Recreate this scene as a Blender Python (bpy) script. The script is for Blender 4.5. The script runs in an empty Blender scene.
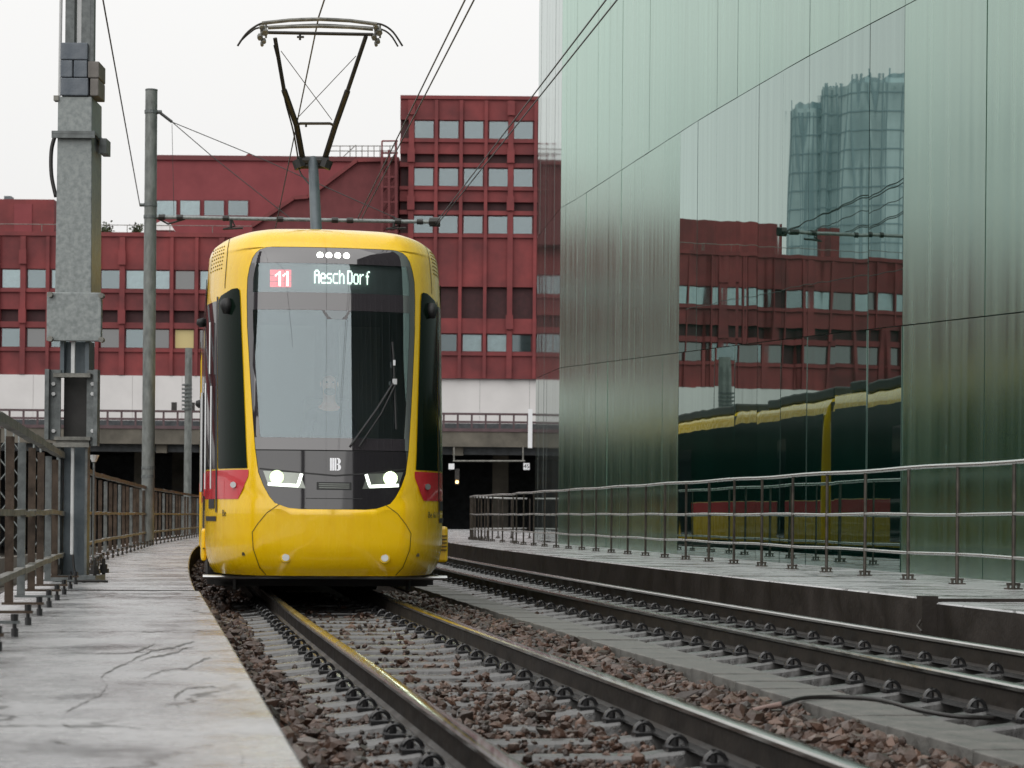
import bpy, bmesh, math, random
import numpy as np
from mathutils import Vector, Matrix, Quaternion, Euler
random.seed(7); RNG = np.random.default_rng(7)
R = math.radians
scene = bpy.context.scene
COL = scene.collection

# ------------------------------------------------------------------ camera
F, CX, CY, ROLL, HC = 2150.0, 512.0, 517.0, R(0.5), 0.76
cd = bpy.data.cameras.new('camera'); cam = bpy.data.objects.new('camera', cd); COL.objects.link(cam)
cam.location = (0, 0, HC)
cam.rotation_mode = 'QUATERNION'
cam.rotation_quaternion = Euler((R(90), 0, 0)).to_quaternion() @ Quaternion((0, 0, 1), ROLL)
cd.sensor_width = 36; cd.lens = F / 1024 * 36; cd.shift_y = 133 / 1024
cd.clip_start = 0.1; cd.clip_end = 3000
cd.dof.use_dof = True; cd.dof.focus_distance = 20.0; cd.dof.aperture_fstop = 6.3
scene.camera = cam
# ------------------------------------------------------------------ world: overcast sky
SUN_EL, SUN_ROT = R(42), R(200)
w = bpy.data.worlds.new('World'); scene.world = w; w.use_nodes = True
nt = w.node_tree; nt.nodes.clear()
sky = nt.nodes.new('ShaderNodeTexSky'); sky.sky_type = 'NISHITA'; sky.sun_disc = False
sky.sun_elevation = SUN_EL; sky.sun_rotation = SUN_ROT; sky.air_density = 2; sky.dust_density = 6
hs = nt.nodes.new('ShaderNodeHueSaturation'); hs.inputs['Saturation'].default_value = 0.10
tc = nt.nodes.new('ShaderNodeTexCoord'); sx = nt.nodes.new('ShaderNodeSeparateXYZ')
rp = nt.nodes.new('ShaderNodeMapRange'); rp.inputs[1].default_value = -0.02; rp.inputs[2].default_value = 1.0
rp.inputs[3].default_value = 7.45; rp.inputs[4].default_value = 14.0
cc = nt.nodes.new('ShaderNodeMixRGB'); cc.blend_type = 'MULTIPLY'; cc.inputs[0].default_value = 1; cc.inputs[2].default_value = (1, .995, .985, 1)
mx = nt.nodes.new('ShaderNodeMixRGB'); mx.inputs[0].default_value = 0.92
bg = nt.nodes.new('ShaderNodeBackground'); bg.inputs[1].default_value = 0.105
wo = nt.nodes.new('ShaderNodeOutputWorld'); L = nt.links
L.new(sky.outputs[0], hs.inputs['Color']); L.new(tc.outputs['Generated'], sx.inputs[0]); L.new(sx.outputs[2], rp.inputs[0])
L.new(rp.outputs[0], cc.inputs[1]); L.new(hs.outputs[0], mx.inputs[1]); L.new(cc.outputs[0], mx.inputs[2])
L.new(mx.outputs[0], bg.inputs[0]); L.new(bg.outputs[0], wo.inputs[0])
# ------------------------------------------------------------------ sun (soft, overcast)
sd = bpy.data.lights.new('sun', 'SUN'); sd.energy = 1.0; sd.angle = R(80); sd.color = (1, .98, .95)
so = bpy.data.objects.new('sun', sd); COL.objects.link(so)
so.rotation_euler = (R(90) - SUN_EL, 0, R(180) - SUN_ROT)
scene.view_settings.view_transform = 'Standard'; scene.view_settings.look = 'None'
scene.view_settings.exposure = 0.08; scene.view_settings.gamma = 1

# ------------------------------------------------------------------ helpers
def at(x, y, Y):
    """a measured picture point at a known distance Y -> metres"""
    dx, dy = x - CX, y - CY
    u = (dx * math.cos(ROLL) + dy * math.sin(ROLL)) / F; v = (-dx * math.sin(ROLL) + dy * math.cos(ROLL)) / F
    return Vector((u * Y, Y, HC - v * Y))

def tag(o, label=None, cat=None, group=None, kind=None):
    if label: o['label'] = label
    if cat: o['category'] = cat
    if group: o['group'] = group
    if kind: o['kind'] = kind
    return o

def empty(name, loc, label, cat, group=None, rz=0):
    o = bpy.data.objects.new(name, None); COL.objects.link(o); o.location = loc; o.rotation_euler = (0, 0, rz)
    o.empty_display_size = .2
    return tag(o, label, cat, group)

class MB:
    def __init__(s): s.v = []; s.f = []
    def add(s, vs, fs):
        n = len(s.v); s.v += [tuple(p) for p in vs]; s.f += [tuple(i + n for i in q) for q in fs]; return s
    def box(s, x0, x1, y0, y1, z0, z1):
        return s.add([(x0,y0,z0),(x1,y0,z0),(x1,y1,z0),(x0,y1,z0),(x0,y0,z1),(x1,y0,z1),(x1,y1,z1),(x0,y1,z1)],
                     [(0,3,2,1),(4,5,6,7),(0,1,5,4),(1,2,6,5),(2,3,7,6),(3,0,4,7)])
    def obox(s, c, ax, ay, az):
        c = Vector(c); ax, ay, az = Vector(ax)/2, Vector(ay)/2, Vector(az)/2
        vs = [c + i*ax + j*ay + k*az for k in (-1,1) for (i,j) in ((-1,-1),(1,-1),(1,1),(-1,1))]
        return s.add(vs, [(0,3,2,1),(4,5,6,7),(0,1,5,4),(1,2,6,5),(2,3,7,6),(3,0,4,7)])
    def bar(s, a, b, wd, ht=None):
        """rectangular bar a->b"""
        a, b = Vector(a), Vector(b); d = b - a; ht = ht or wd
        up = Vector((0,0,1)) if abs(d.normalized().z) < .95 else Vector((0,1,0))
        sd = d.cross(up).normalized() * wd; u2 = sd.cross(d).normalized() * ht
        return s.obox((a+b)/2, sd, d, u2)
    def tube(s, pts, r, n=8, caps=True):
        pts = [Vector(p) for p in pts]; rr = r if isinstance(r, (list, tuple)) else [r]*len(pts)
        vs = []; fs = []; prev = None
        for i, p in enumerate(pts):
            d = (pts[min(i+1, len(pts)-1)] - pts[max(i-1, 0)]).normalized()
            if prev is None:
                up = Vector((0,0,1)) if abs(d.z) < .9 else Vector((1,0,0)); a = d.cross(up).normalized()
            else:
                a = (prev - d * prev.dot(d)).normalized()
            prev = a; b = d.cross(a)
            for k in range(n):
                t = 2*math.pi*k/n; vs.append(p + rr[i]*(math.cos(t)*a + math.sin(t)*b))
        for i in range(len(pts)-1):
            for k in range(n):
                fs.append((i*n+k, i*n+(k+1)%n, (i+1)*n+(k+1)%n, (i+1)*n+k))
        if caps:
            fs.append(tuple(reversed(range(n)))); fs.append(tuple((len(pts)-1)*n+k for k in range(n)))
        return s.add(vs, fs)
    def prism(s, poly, d):
        """planar polygon (3D points) extruded by vector d"""
        n = len(poly); d = Vector(d); p = [Vector(q) for q in poly]
        return s.add(p + [q + d for q in p], [tuple(range(n)), tuple(reversed(range(n, 2*n)))] + [(i, (i+1)%n + 0, (i+1)%n + n, i+n)[::-1] for i in range(n)])
    def sweep(s, prof, path, closed_prof=True):
        """profile points (x lateral, z) swept along path of (x,y,z,dirx,diry)"""
        n = len(prof); vs = []; fs = []
        for (x, y, z, dx, dy) in path:
            l = math.hypot(dx, dy); nx, ny = dy/l, -dx/l
            for (a, b) in prof: vs.append((x + a*nx, y + a*ny, z + b))
        m = n if closed_prof else n-1
        for i in range(len(path)-1):
            for k in range(m): fs.append((i*n+k, i*n+(k+1)%n, (i+1)*n+(k+1)%n, (i+1)*n+k))
        if closed_prof: fs.append(tuple(range(n))[::-1]); fs.append(tuple((len(path)-1)*n+k for k in range(n)))
        return s.add(vs, fs)
    def grid(s, rows):
        n = len(rows[0]); vs = [p for r in rows for p in r]
        fs = [(i*n+k, i*n+k+1, (i+1)*n+k+1, (i+1)*n+k) for i in range(len(rows)-1) for k in range(n-1)]
        return s.add(vs, fs)
    def build(s, name, m, parent=None, local=False, smooth=False, bevel=0, fix=True):
        me = bpy.data.meshes.new(name); vs = s.v
        if parent is not None and not local:
            p = parent; off = Vector((0,0,0))
            while p is not None: off += p.location; p = p.parent
            vs = [tuple(Vector(q) - off) for q in vs]
        org = Vector((0, 0, 0))
        if parent is None and not local and len(vs):
            a = np.array(vs); lo, hi = a.min(0), a.max(0); org = Vector(((lo[0]+hi[0])/2, (lo[1]+hi[1])/2, lo[2]))
            vs = [tuple(Vector(q) - org) for q in vs]
        me.from_pydata(vs, [], s.f)
        if fix:
            bm = bmesh.new(); bm.from_mesh(me); bmesh.ops.recalc_face_normals(bm, faces=bm.faces); bm.to_mesh(me); bm.free()
        me.update()
        o = bpy.data.objects.new(name, me); COL.objects.link(o); o.location = org
        if m is not None: me.materials.append(m)
        if parent is not None: o.parent = parent
        if smooth: me.polygons.foreach_set('use_smooth', [True]*len(me.polygons)); 
        if smooth == 'auto':
            bm = bmesh.new(); bm.from_mesh(me)
            for e in bm.edges:
                if len(e.link_faces) == 2 and e.calc_face_angle(0) > R(35): e.smooth = False
            bm.to_mesh(me); bm.free()
        if bevel:
            b = o.modifiers.new('bevel', 'BEVEL'); b.width = bevel; b.segments = 2; b.limit_method = 'ANGLE'; b.angle_limit = R(40)
        return o

def copy_tree(o, parent=None):
    c = o.copy(); COL.objects.link(c); c.parent = parent
    for ch in list(o.children): copy_tree(ch, c)
    return c

# ------------------------------------------------------------------ materials
def mat(name, col, rough=.5, metal=0, var=0, vscale=3, col2=None, bump=0, bscale=40, rvar=0, ior=1.5, stretch=None, emit=None, es=1, coat=0, detail=6, mid=(.35,.65), obj=False, spec=None):
    m = bpy.data.materials.new(name); m.use_nodes = True; n = m.node_tree.nodes; l = m.node_tree.links
    p = n['Principled BSDF']; c4 = (*col, 1)
    p.inputs['Base Color'].default_value = c4; p.inputs['Roughness'].default_value = rough
    p.inputs['Metallic'].default_value = metal; p.inputs['IOR'].default_value = ior
    if spec is not None: p.inputs['Specular IOR Level'].default_value = spec
    if coat: p.inputs['Coat Weight'].default_value = coat; p.inputs['Coat Roughness'].default_value = .04
    if emit: p.inputs['Emission Color'].default_value = (*emit, 1); p.inputs['Emission Strength'].default_value = es
    if var or col2 or bump or rvar:
        t = n.new('ShaderNodeTexCoord'); mp = n.new('ShaderNodeMapping'); l.new(t.outputs['Object'], mp.inputs[0])
        if stretch: mp.inputs['Scale'].default_value = stretch
        nz = n.new('ShaderNodeTexNoise'); nz.inputs['Scale'].default_value = vscale; nz.inputs['Detail'].default_value = detail
        nz.inputs['Roughness'].default_value = .62
        l.new(mp.outputs[0], nz.inputs['Vector'])
        if var or col2:
            cr = n.new('ShaderNodeValToRGB'); cr.color_ramp.elements[0].position = mid[0]; cr.color_ramp.elements[1].position = mid[1]
            c2 = col2 or tuple(min(1, c*(1+var)) for c in col); c1 = col if col2 else tuple(c*(1-var) for c in col)
            cr.color_ramp.elements[0].color = (*c1, 1); cr.color_ramp.elements[1].color = (*c2, 1)
            l.new(nz.outputs[0], cr.inputs[0]); l.new(cr.outputs[0], p.inputs['Base Color'])
        if rvar:
            mr = n.new('ShaderNodeMapRange'); mr.inputs[1].default_value = .35; mr.inputs[2].default_value = .65
            mr.inputs[3].default_value = max(.02, rough-rvar); mr.inputs[4].default_value = min(1, rough+rvar)
            l.new(nz.outputs[0], mr.inputs[0]); l.new(mr.outputs[0], p.inputs['Roughness'])
        if bump:
            n2 = n.new('ShaderNodeTexNoise'); n2.inputs['Scale'].default_value = bscale; n2.inputs['Detail'].default_value = 5
            l.new(mp.outputs[0], n2.inputs['Vector'])
            b = n.new('ShaderNodeBump'); b.inputs['Strength'].default_value = bump; b.inputs['Distance'].default_value = .01
            l.new(n2.outputs[0], b.inputs['Height']); l.new(b.outputs[0], p.inputs['Normal'])
    return m

def walkway_mat():
    m = mat('wet_concrete', (.30,.30,.31), .42, var=.1); n = m.node_tree.nodes; l = m.node_tree.links; p = n['Principled BSDF']
    t = n.new('ShaderNodeTexCoord')
    def noise(sc, det, st=(1,1,1), rough=.6):
        mp = n.new('ShaderNodeMapping'); mp.inputs['Scale'].default_value = st; l.new(t.outputs['Object'], mp.inputs[0])
        z = n.new('ShaderNodeTexNoise'); z.inputs['Scale'].default_value = sc; z.inputs['Detail'].default_value = det; z.inputs['Roughness'].default_value = rough
        l.new(mp.outputs[0], z.inputs['Vector']); return z, mp
    def ramp(src, a, b, ca, cb):
        r = n.new('ShaderNodeValToRGB'); r.color_ramp.elements[0].position = a; r.color_ramp.elements[1].position = b
        r.color_ramp.elements[0].color = (*ca, 1); r.color_ramp.elements[1].color = (*cb, 1); l.new(src, r.inputs[0]); return r
    def mul(a, b, fac=1):
        x = n.new('ShaderNodeMixRGB'); x.blend_type = 'MULTIPLY'; x.inputs[0].default_value = fac; l.new(a, x.inputs[1]); l.new(b, x.inputs[2]); return x
    z1, _ = noise(1.3, 9, (1, 1, 1)); c1 = ramp(z1.outputs[0], .3, .7, (.36,.36,.365), (.52,.52,.525))
    z2, _ = noise(30, 8); c2 = ramp(z2.outputs[0], .3, .6, (.72,.72,.72), (1,1,1))
    z3, _ = noise(1.5, 10, (1, 1, 1), .70); c3 = ramp(z3.outputs[0], .30, .44, (.30,.30,.30), (1,1,1))   # dirt and damp stains
    z5, _ = noise(.8, 3); g5 = ramp(z5.outputs[0], .42, .52, (0,0,0), (1,1,1))
    x1 = mul(c1.outputs[0], c2.outputs[0]); x2 = mul(x1.outputs[0], c3.outputs[0], .8)
    # cracks: warped voronoi edges, only here and there
    z4, m4 = noise(4.0, 6)
    v = n.new('ShaderNodeTexVoronoi'); v.feature = 'DISTANCE_TO_EDGE'; v.inputs['Scale'].default_value = .55
    ad = n.new('ShaderNodeMixRGB'); ad.blend_type = 'LINEAR_LIGHT'; ad.inputs[0].default_value = .22; l.new(t.outputs['Object'], ad.inputs[1]); l.new(z4.outputs['Color'], ad.inputs[2]); l.new(ad.outputs[0], v.inputs['Vector'])
    cr = ramp(v.outputs[0], .004, .017, (.05,.045,.04), (1,1,1))
    mm = n.new('ShaderNodeMixRGB'); l.new(g5.outputs[0], mm.inputs[0]); mm.inputs[1].default_value = (1,1,1,1); l.new(cr.outputs[0], mm.inputs[2])
    x3 = mul(x2.outputs[0], mm.outputs[0])
    l.new(x3.outputs[0], p.inputs['Base Color'])
    mr = n.new('ShaderNodeMapRange'); mr.inputs[1].default_value = .38; mr.inputs[2].default_value = .62; mr.inputs[3].default_value = .11; mr.inputs[4].default_value = .40
    l.new(z3.outputs[0], mr.inputs[0]); l.new(mr.outputs[0], p.inputs['Roughness'])
    b = n.new('ShaderNodeBump'); b.inputs['Strength'].default_value = .35; b.inputs['Distance'].default_value = .012
    l.new(z2.outputs[0], b.inputs['Height']); l.new(b.outputs[0], p.inputs['Normal'])
    return m

def glass_mat(name, refl=.10, tint=(.75,.8,.8), rough=.01, ior=1.5):
    m = bpy.data.materials.new(name); m.use_nodes = True; n = m.node_tree.nodes; l = m.node_tree.links; n.clear()
    o = n.new('ShaderNodeOutputMaterial'); mix = n.new('ShaderNodeMixShader'); tr = n.new('ShaderNodeBsdfTransparent'); gl = n.new('ShaderNodeBsdfGlossy')
    fr = n.new('ShaderNodeFresnel'); ad = n.new('ShaderNodeMath'); ad.operation = 'ADD'; ad.use_clamp = True; ad.inputs[1].default_value = refl
    fr.inputs[0].default_value = ior; tr.inputs[0].default_value = (*tint, 1); gl.inputs['Color'].default_value = (.84,.95,1,1); gl.inputs['Roughness'].default_value = rough
    l.new(fr.outputs[0], ad.inputs[0]); l.new(ad.outputs[0], mix.inputs[0]); l.new(tr.outputs[0], mix.inputs[1]); l.new(gl.outputs[0], mix.inputs[2]); l.new(mix.outputs[0], o.inputs[0])
    return m

def facade_glass(name, rough, base, ior, streak=.5, metal=0, tint=(.8,.9,.85)):
    m = bpy.data.materials.new(name); m.use_nodes = True; n = m.node_tree.nodes; l = m.node_tree.links; p = n['Principled BSDF']
    p.inputs['IOR'].default_value = ior; p.inputs['Specular Tint'].default_value = (.80,1,.91,1); p.inputs['Metallic'].default_value = metal
    t = n.new('ShaderNodeTexCoord')
    mp = n.new('ShaderNodeMapping'); mp.inputs['Scale'].default_value = (5, 5, .12); l.new(t.outputs['Object'], mp.inputs[0])
    z = n.new('ShaderNodeTexNoise'); z.inputs['Scale'].default_value = 1.2; z.inputs['Detail'].default_value = 7; z.inputs['Roughness'].default_value = .6; l.new(mp.outputs[0], z.inputs['Vector'])
    oi = n.new('ShaderNodeObjectInfo')
    r = n.new('ShaderNodeValToRGB'); r.color_ramp.elements[0].position = .3; r.color_ramp.elements[1].position = .72
    r.color_ramp.elements[0].color = (*[c*(1-streak*.5) for c in base], 1); r.color_ramp.elements[1].color = (*[c*(1+streak) for c in base], 1)
    l.new(z.outputs[0], r.inputs[0])
    mr0 = n.new('ShaderNodeMapRange'); mr0.inputs[3].default_value = .8; mr0.inputs[4].default_value = 1.2; l.new(oi.outputs['Random'], mr0.inputs[0])
    mu = n.new('ShaderNodeMixRGB'); mu.blend_type = 'MULTIPLY'; mu.inputs[0].default_value = 1; l.new(r.outputs[0], mu.inputs[1]); l.new(mr0.outputs[0], mu.inputs[2])
    gl = n.new('ShaderNodeBsdfGlossy'); df = n.new('ShaderNodeBsdfDiffuse'); mxs = n.new('ShaderNodeMixShader'); fr = n.new('ShaderNodeFresnel'); ma = n.new('ShaderNodeMath'); ma.operation = 'ADD'; ma.use_clamp = True
    fr.inputs[0].default_value = ior; ma.inputs[1].default_value = metal; l.new(fr.outputs[0], ma.inputs[0]); l.new(ma.outputs[0], mxs.inputs[0])
    l.new(mu.outputs[0], df.inputs[0]); l.new(df.outputs[0], mxs.inputs[1]); l.new(gl.outputs[0], mxs.inputs[2]); l.new(mxs.outputs[0], n['Material Output'].inputs[0])
    gr = n.new('ShaderNodeValToRGB'); gr.color_ramp.elements[0].position = .3; gr.color_ramp.elements[1].position = .7
    gr.color_ramp.elements[0].color = (*[c*(1-streak*.45) for c in tint], 1); gr.color_ramp.elements[1].color = (*tint, 1); l.new(z.outputs[0], gr.inputs[0]); l.new(gr.outputs[0], gl.inputs[0])
    mr = n.new('ShaderNodeMapRange'); mr.inputs[1].default_value = .3; mr.inputs[2].default_value = .7; mr.inputs[3].default_value = rough*.75; mr.inputs[4].default_value = rough*1.25
    l.new(z.outputs[0], mr.inputs[0]); l.new(mr.outputs[0], gl.inputs['Roughness'])
    mp2 = n.new('ShaderNodeMapping'); mp2.inputs['Scale'].default_value = (1, 1, .25); l.new(t.outputs['Object'], mp2.inputs[0])
    z2 = n.new('ShaderNodeTexNoise'); z2.inputs['Scale'].default_value = .9; z2.inputs['Detail'].default_value = 1; l.new(mp2.outputs[0], z2.inputs['Vector'])
    b = n.new('ShaderNodeBump'); b.inputs['Strength'].default_value = .22; b.inputs['Distance'].default_value = .02; l.new(z2.outputs[0], b.inputs['Height']); l.new(b.outputs[0], gl.inputs['Normal'])
    return m

M = {}
M['walk'] = walkway_mat()
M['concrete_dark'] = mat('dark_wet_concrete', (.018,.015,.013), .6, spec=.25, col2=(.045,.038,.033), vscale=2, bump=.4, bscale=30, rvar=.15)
M['slab'] = mat('slab_concrete', (.09,.088,.082), .6, col2=(.19,.186,.172), vscale=5, bump=.4, bscale=60, rvar=.15)
M['yellow'] = mat('yellow_paint', (.93,.55,.004), .26, col2=(.98,.61,.003), vscale=4, stretch=(2.2,2.2,.5), rvar=.07, coat=.5, mid=(.3,.5), detail=9)
M['roofyellow'] = mat('roof_yellow_paint', (.88,.57,.02), .35, var=.06, vscale=4)
M['red'] = mat('red_paint', (.62,.022,.035), .25, var=.05, coat=.5)
M['blackgloss'] = mat('black_gloss', (.022,.020,.023), .05, ior=1.75)
M['sideglass'] = mat('dark_side_glass', (.005,.012,.008), .12, spec=.05)
M['black'] = mat('black_rubber', (.015,.015,.016), .55)
M['seamdark'] = mat('seam_line', (.10,.06,.005), .6)
M['under'] = mat('underframe_dark', (.018,.017,.016), .6, var=.3, vscale=8)
M['steel'] = mat('brushed_steel', (.55,.56,.56), .35, metal=1)
M['whitepaint'] = mat('white_paint', (.75,.76,.75), .5, var=.05)
M['greyconduit'] = mat('grey_conduit', (.55,.56,.56), .5, var=.08, vscale=8)
M['fritgloss'] = mat('frit_behind_glass', (.035,.030,.035), .03, ior=2.05)
M['windshield'] = glass_mat('windshield_glass', .06, (.92,.95,.95)); M['dispglass'] = glass_mat('display_glass', .07, (.8,.82,.82))
M['cab'] = mat('cab_interior', (.03,.035,.037), .8)
M['cablight'] = mat('cab_wall_grey', (.07,.08,.083), .8)
M['frit'] = mat('black_frit', (.025,.022,.026), .4)
M['display'] = mat('display_panel', (.16,.19,.185), .5)
M['ledwhite'] = mat('led_white', (.8,.9,.85), .5, emit=(.80,1,.86), es=3.2)
M['ledred'] = mat('led_red', (.7,.1,.1), .5, emit=(1,.10,.13), es=1.5)
M['headlamp'] = mat('headlamp_light', (1,1,1), .3, emit=(.86,1,.72), es=30)
M['drl'] = mat('daylight_strip', (1,1,1), .3, emit=(.9,1,.85), es=2.2)
M['glowring'] = mat('lamp_reflector_painted_glow', (.6,.65,.5), .3, emit=(.62,.85,.45), es=1.0)  # emission paints the headlamp's glow onto the disc around the lens
M['marker'] = mat('marker_lamp', (1,1,1), .3, emit=(.93,1,.86), es=8)
M['lamphouse'] = mat('lamp_housing', (.30,.32,.29), .15, metal=.6)
M['logo'] = mat('logo_white', (.8,.8,.82), .5, emit=(.8,.8,.85), es=.25)
M['ink'] = mat('dark_lettering', (.05,.04,.01), .5)
M['rail'] = mat('rail_web', (.014,.012,.010), .5, col2=(.032,.026,.021), vscale=3, bump=.3, bscale=25, rvar=.12, spec=.3)
M['railhead'] = mat('rail_head_polished', (.50,.50,.48), .17, metal=1, rvar=.05, vscale=6, stretch=(8,.3,8))
M['railfoot'] = mat('rail_foot_wet', (.03,.03,.03), .24, ior=1.7, var=.3, vscale=10)
M['sleeper'] = mat('steel_sleeper', (.022,.021,.02), .36, ior=2.1, col2=(.075,.073,.07), vscale=6, bump=.25, bscale=30, rvar=.12)
M['clip'] = mat('clip_iron', (.016,.016,.017), .28, ior=1.6)
M['bed'] = mat('ballast_ground', (.012,.009,.008), .95, spec=.1, col2=(.035,.025,.02), vscale=30, bump=1, bscale=18)
M['earth'] = mat('yard_ground', (.045,.04,.034), .85, col2=(.10,.088,.07), vscale=1.5, bump=.6, bscale=10)
M['galv'] = mat('galvanised_steel', (.17,.19,.19), .5, metal=.35, col2=(.30,.325,.32), vscale=22, detail=3, rvar=.08)
M['galv_dark'] = mat('galvanised_dull', (.09,.10,.10), .5, metal=.3, col2=(.16,.175,.175), vscale=14, detail=4)
M['steelblue'] = mat('blue_grey_steel', (.065,.085,.098), .45, metal=.2, col2=(.12,.145,.16), vscale=5, detail=8, rvar=.1)
M['weights'] = mat('blue_grey_block', (.10,.12,.145), .7, col2=(.17,.19,.215), vscale=6, bump=.3)
M['weightsb'] = mat('brown_grey_block', (.13,.12,.11), .7, col2=(.20,.185,.17), vscale=6, bump=.3)
M['rusty'] = mat('weathered_brown_post', (.03,.02,.013), .6, spec=.3, col2=(.085,.06,.043), vscale=7, bump=.4, bscale=30)
M['weathered'] = mat('weathered_rail', (.10,.10,.09), .55, col2=(.24,.235,.21), vscale=8, bump=.3, metal=.2)
M['darkiron'] = mat('dark_iron', (.03,.028,.026), .45, metal=.3, var=.3, vscale=9)
M['stainless'] = mat('stainless_handrail', (.50,.50,.48), .3, metal=.9, rvar=.08, vscale=9)
M['post'] = mat('brown_post', (.045,.036,.03), .4, metal=.4, col2=(.10,.085,.072), vscale=7)
M['mast'] = mat('mast_galvanised', (.12,.13,.125), .55, metal=.2, col2=(.22,.235,.225), vscale=9, detail=6, stretch=(1,1,.4))
M['wire'] = mat('wire_dark', (.05,.05,.05), .5)
M['redclad'] = mat('red_cladding', (.12,.030,.032), .65, spec=.3, col2=(.245,.050,.051), vscale=.35, detail=9)
M['redclad2'] = mat('red_cladding_upper', (.19,.042,.048), .7, spec=.3, col2=(.24,.056,.062), vscale=.5, detail=9)
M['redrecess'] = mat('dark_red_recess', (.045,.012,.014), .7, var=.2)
M['redbrick'] = mat('brown_red_wall', (.11,.024,.026), .8, col2=(.15,.034,.037), vscale=1.4, detail=9)
M['pane'] = mat('window_pane', (.03,.035,.038), .08, ior=2.0)
M['panemid'] = mat('window_blind_grey', (.09,.105,.11), .3, var=.1, ior=1.6)
M['curtain'] = mat('window_curtain', (.80,.83,.82), .5, var=.12, vscale=3)
M['warm'] = mat('window_lit', (.4,.33,.15), .5, emit=(1,.8,.35), es=.12)
M['frame'] = mat('red_window_frame', (.12,.02,.023), .6)
M['basewall'] = mat('pale_panel_wall', (.62,.60,.59), .6, var=.05, vscale=.5)
M['tan'] = mat('bridge_tan_concrete', (.075,.068,.055), .8, col2=(.15,.135,.11), vscale=.8)
M['deckdark'] = mat('bridge_dark', (.06,.065,.07), .8, var=.3)
M['parapet'] = mat('bridge_rail_mauve', (.085,.05,.055), .6, var=.2)
M['frost'] = facade_glass('frosted_green_glass', .23, (.012,.055,.032), 2.0, .26, .27, (.77,.94,.85))
M['mirror'] = facade_glass('clear_green_glass', .012, (.002,.016,.012), 1.6, .2, .24, (.80,.96,.90))
M['mirror2'] = facade_glass('clear_glass_end', .06, (.10,.11,.105), 1.6, .3, .12, (.80,.86,.84))
M['joint'] = mat('facade_joint', (.02,.03,.026), .6)
M['towerglass'] = mat('tower_glass', (.30,.40,.43), .3, col2=(.52,.64,.67), vscale=.12, ior=1.6, stretch=(3,3,.5), detail=8, mid=(.42,.58))  # paleness of distant haze is put into the tower colour
M['towerline'] = mat('tower_spandrel', (.26,.36,.40), .6)
M['skin'] = mat('skin', (.75,.40,.30), .5)
M['jumper'] = mat('dark_jumper', (.03,.035,.045), .8)
M['hair'] = mat('grey_hair', (.10,.09,.08), .8)
M['sign'] = mat('sign_white', (.75,.76,.78), .5)
M['orange'] = mat('orange_lamp', (1,.5,.1), .5, emit=(1,.62,.25), es=5)
M['leaf'] = mat('leaf_green', (.045,.065,.025), .7, var=.3, vscale=2)
M['cable'] = mat('black_cable', (.02,.018,.017), .45)
M['pinkhose'] = mat('pale_brown_sleeve', (.22,.15,.13), .6)

# ------------------------------------------------------------------ the line of the tracks
_sl = [(-60,-.167),(15,-.167),(25,-.150),(35,-.138),(45,-.118),(60,-.085),(80,-.045),(110,-.01),(200,0)]
def slope(Y): return float(np.interp(Y, [a for a,_ in _sl], [b for _,b in _sl]))
_ys = np.arange(-40, 131, .25); _xs = np.zeros_like(_ys)
_s = np.array([slope(y) for y in _ys]); _xs[1:] = np.cumsum((_s[1:]+_s[:-1])/2*.25)
_xs += .535 - np.interp(6.7, _ys, _xs)
def C(Y): return float(np.interp(Y, _ys, _xs))
def path(off, y0, y1, z=0, step=1.5):
    out = []; n = max(2, int((y1-y0)/step)+1)
    for i in range(n):
        Y = y0 + (y1-y0)*i/(n-1); s = slope(Y); l = math.hypot(s, 1)
        out.append((C(Y) + off/l, Y - off*s/l, z, s, 1))
    return out

# ------------------------------------------------------------------ setting
b = MB(); b.add([(-1500,-300,-1.3),(1500,-300,-1.3),(1500,2500,-1.3),(-1500,2500,-1.3)], [(0,1,2,3)])
tag(b.build('ground', M['earth']), kind='structure')
b = MB(); b.sweep([(-1.31,-1.25),(-1.26,-.26),(4.09,-.26),(4.09,-1.25)], path(0,-30,98)); tag(b.build('track_bed', M['bed'], fix=True), kind='structure')
# left walkway: two pours with an open joint
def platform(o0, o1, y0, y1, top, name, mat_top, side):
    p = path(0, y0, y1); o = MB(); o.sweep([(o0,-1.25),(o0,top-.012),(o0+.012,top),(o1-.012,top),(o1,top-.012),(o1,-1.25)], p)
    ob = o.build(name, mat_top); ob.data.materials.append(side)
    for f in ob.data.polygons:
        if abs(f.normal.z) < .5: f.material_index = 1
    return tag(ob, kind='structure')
wk = platform(-2.75, -1.265, -30, 17.0, .16, 'walkway', M['walk'], M['concrete_dark'])
# worn cracks and spalled patches in the top of the walkway, as faces of the same mesh
def on(x, y, z):
    d = at(x, y, 1.0) - Vector((0,0,HC)); t = (z-HC)/d.z; return Vector((d.x*t, d.y*t, z))
cracks = [[(66,711,1.2),(83,703,1.6),(99,695,2),(108,685,1.2),(100,677,1.5),(114,668,2),(127,663,1.2),(139,656,2.4),(153,650,1.6),(173,647,2.6),(186,643,1.6),(197,641,.8)],
  [(134,652,.8),(141,649,2.4),(149,646,2.6),(157,643,.8)],[(140,661,.6),(150,657,1.6),(162,655,2.6),(176,652,2.2),(184,648,1.2),(196,646,.5)],
  [(183,715,.6),(179,707,1.6),(175,703,3.2),(174,697,5),(179,692,4),(187,688,2),(198,687,1.4),(212,686,1.6),(224,688,.5)],
  [(143,679,.5),(152,674,1.2),(161,671,1.6),(172,669,1),(186,668,2.2),(196,663,2),(204,659,2.2),(213,657,.8)],
  [(48,741,.6),(57,742,2.4),(65,743,1.2),(75,744,.5)],[(60,723,.6),(66,725,3),(75,728,1.8),(84,730,.5)],[(232,734,.5),(238,745,1.4),(243,757,1.8),(240,768,1)]]
cvs, cfs, cr_ = [], [], random.Random(5)
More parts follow.
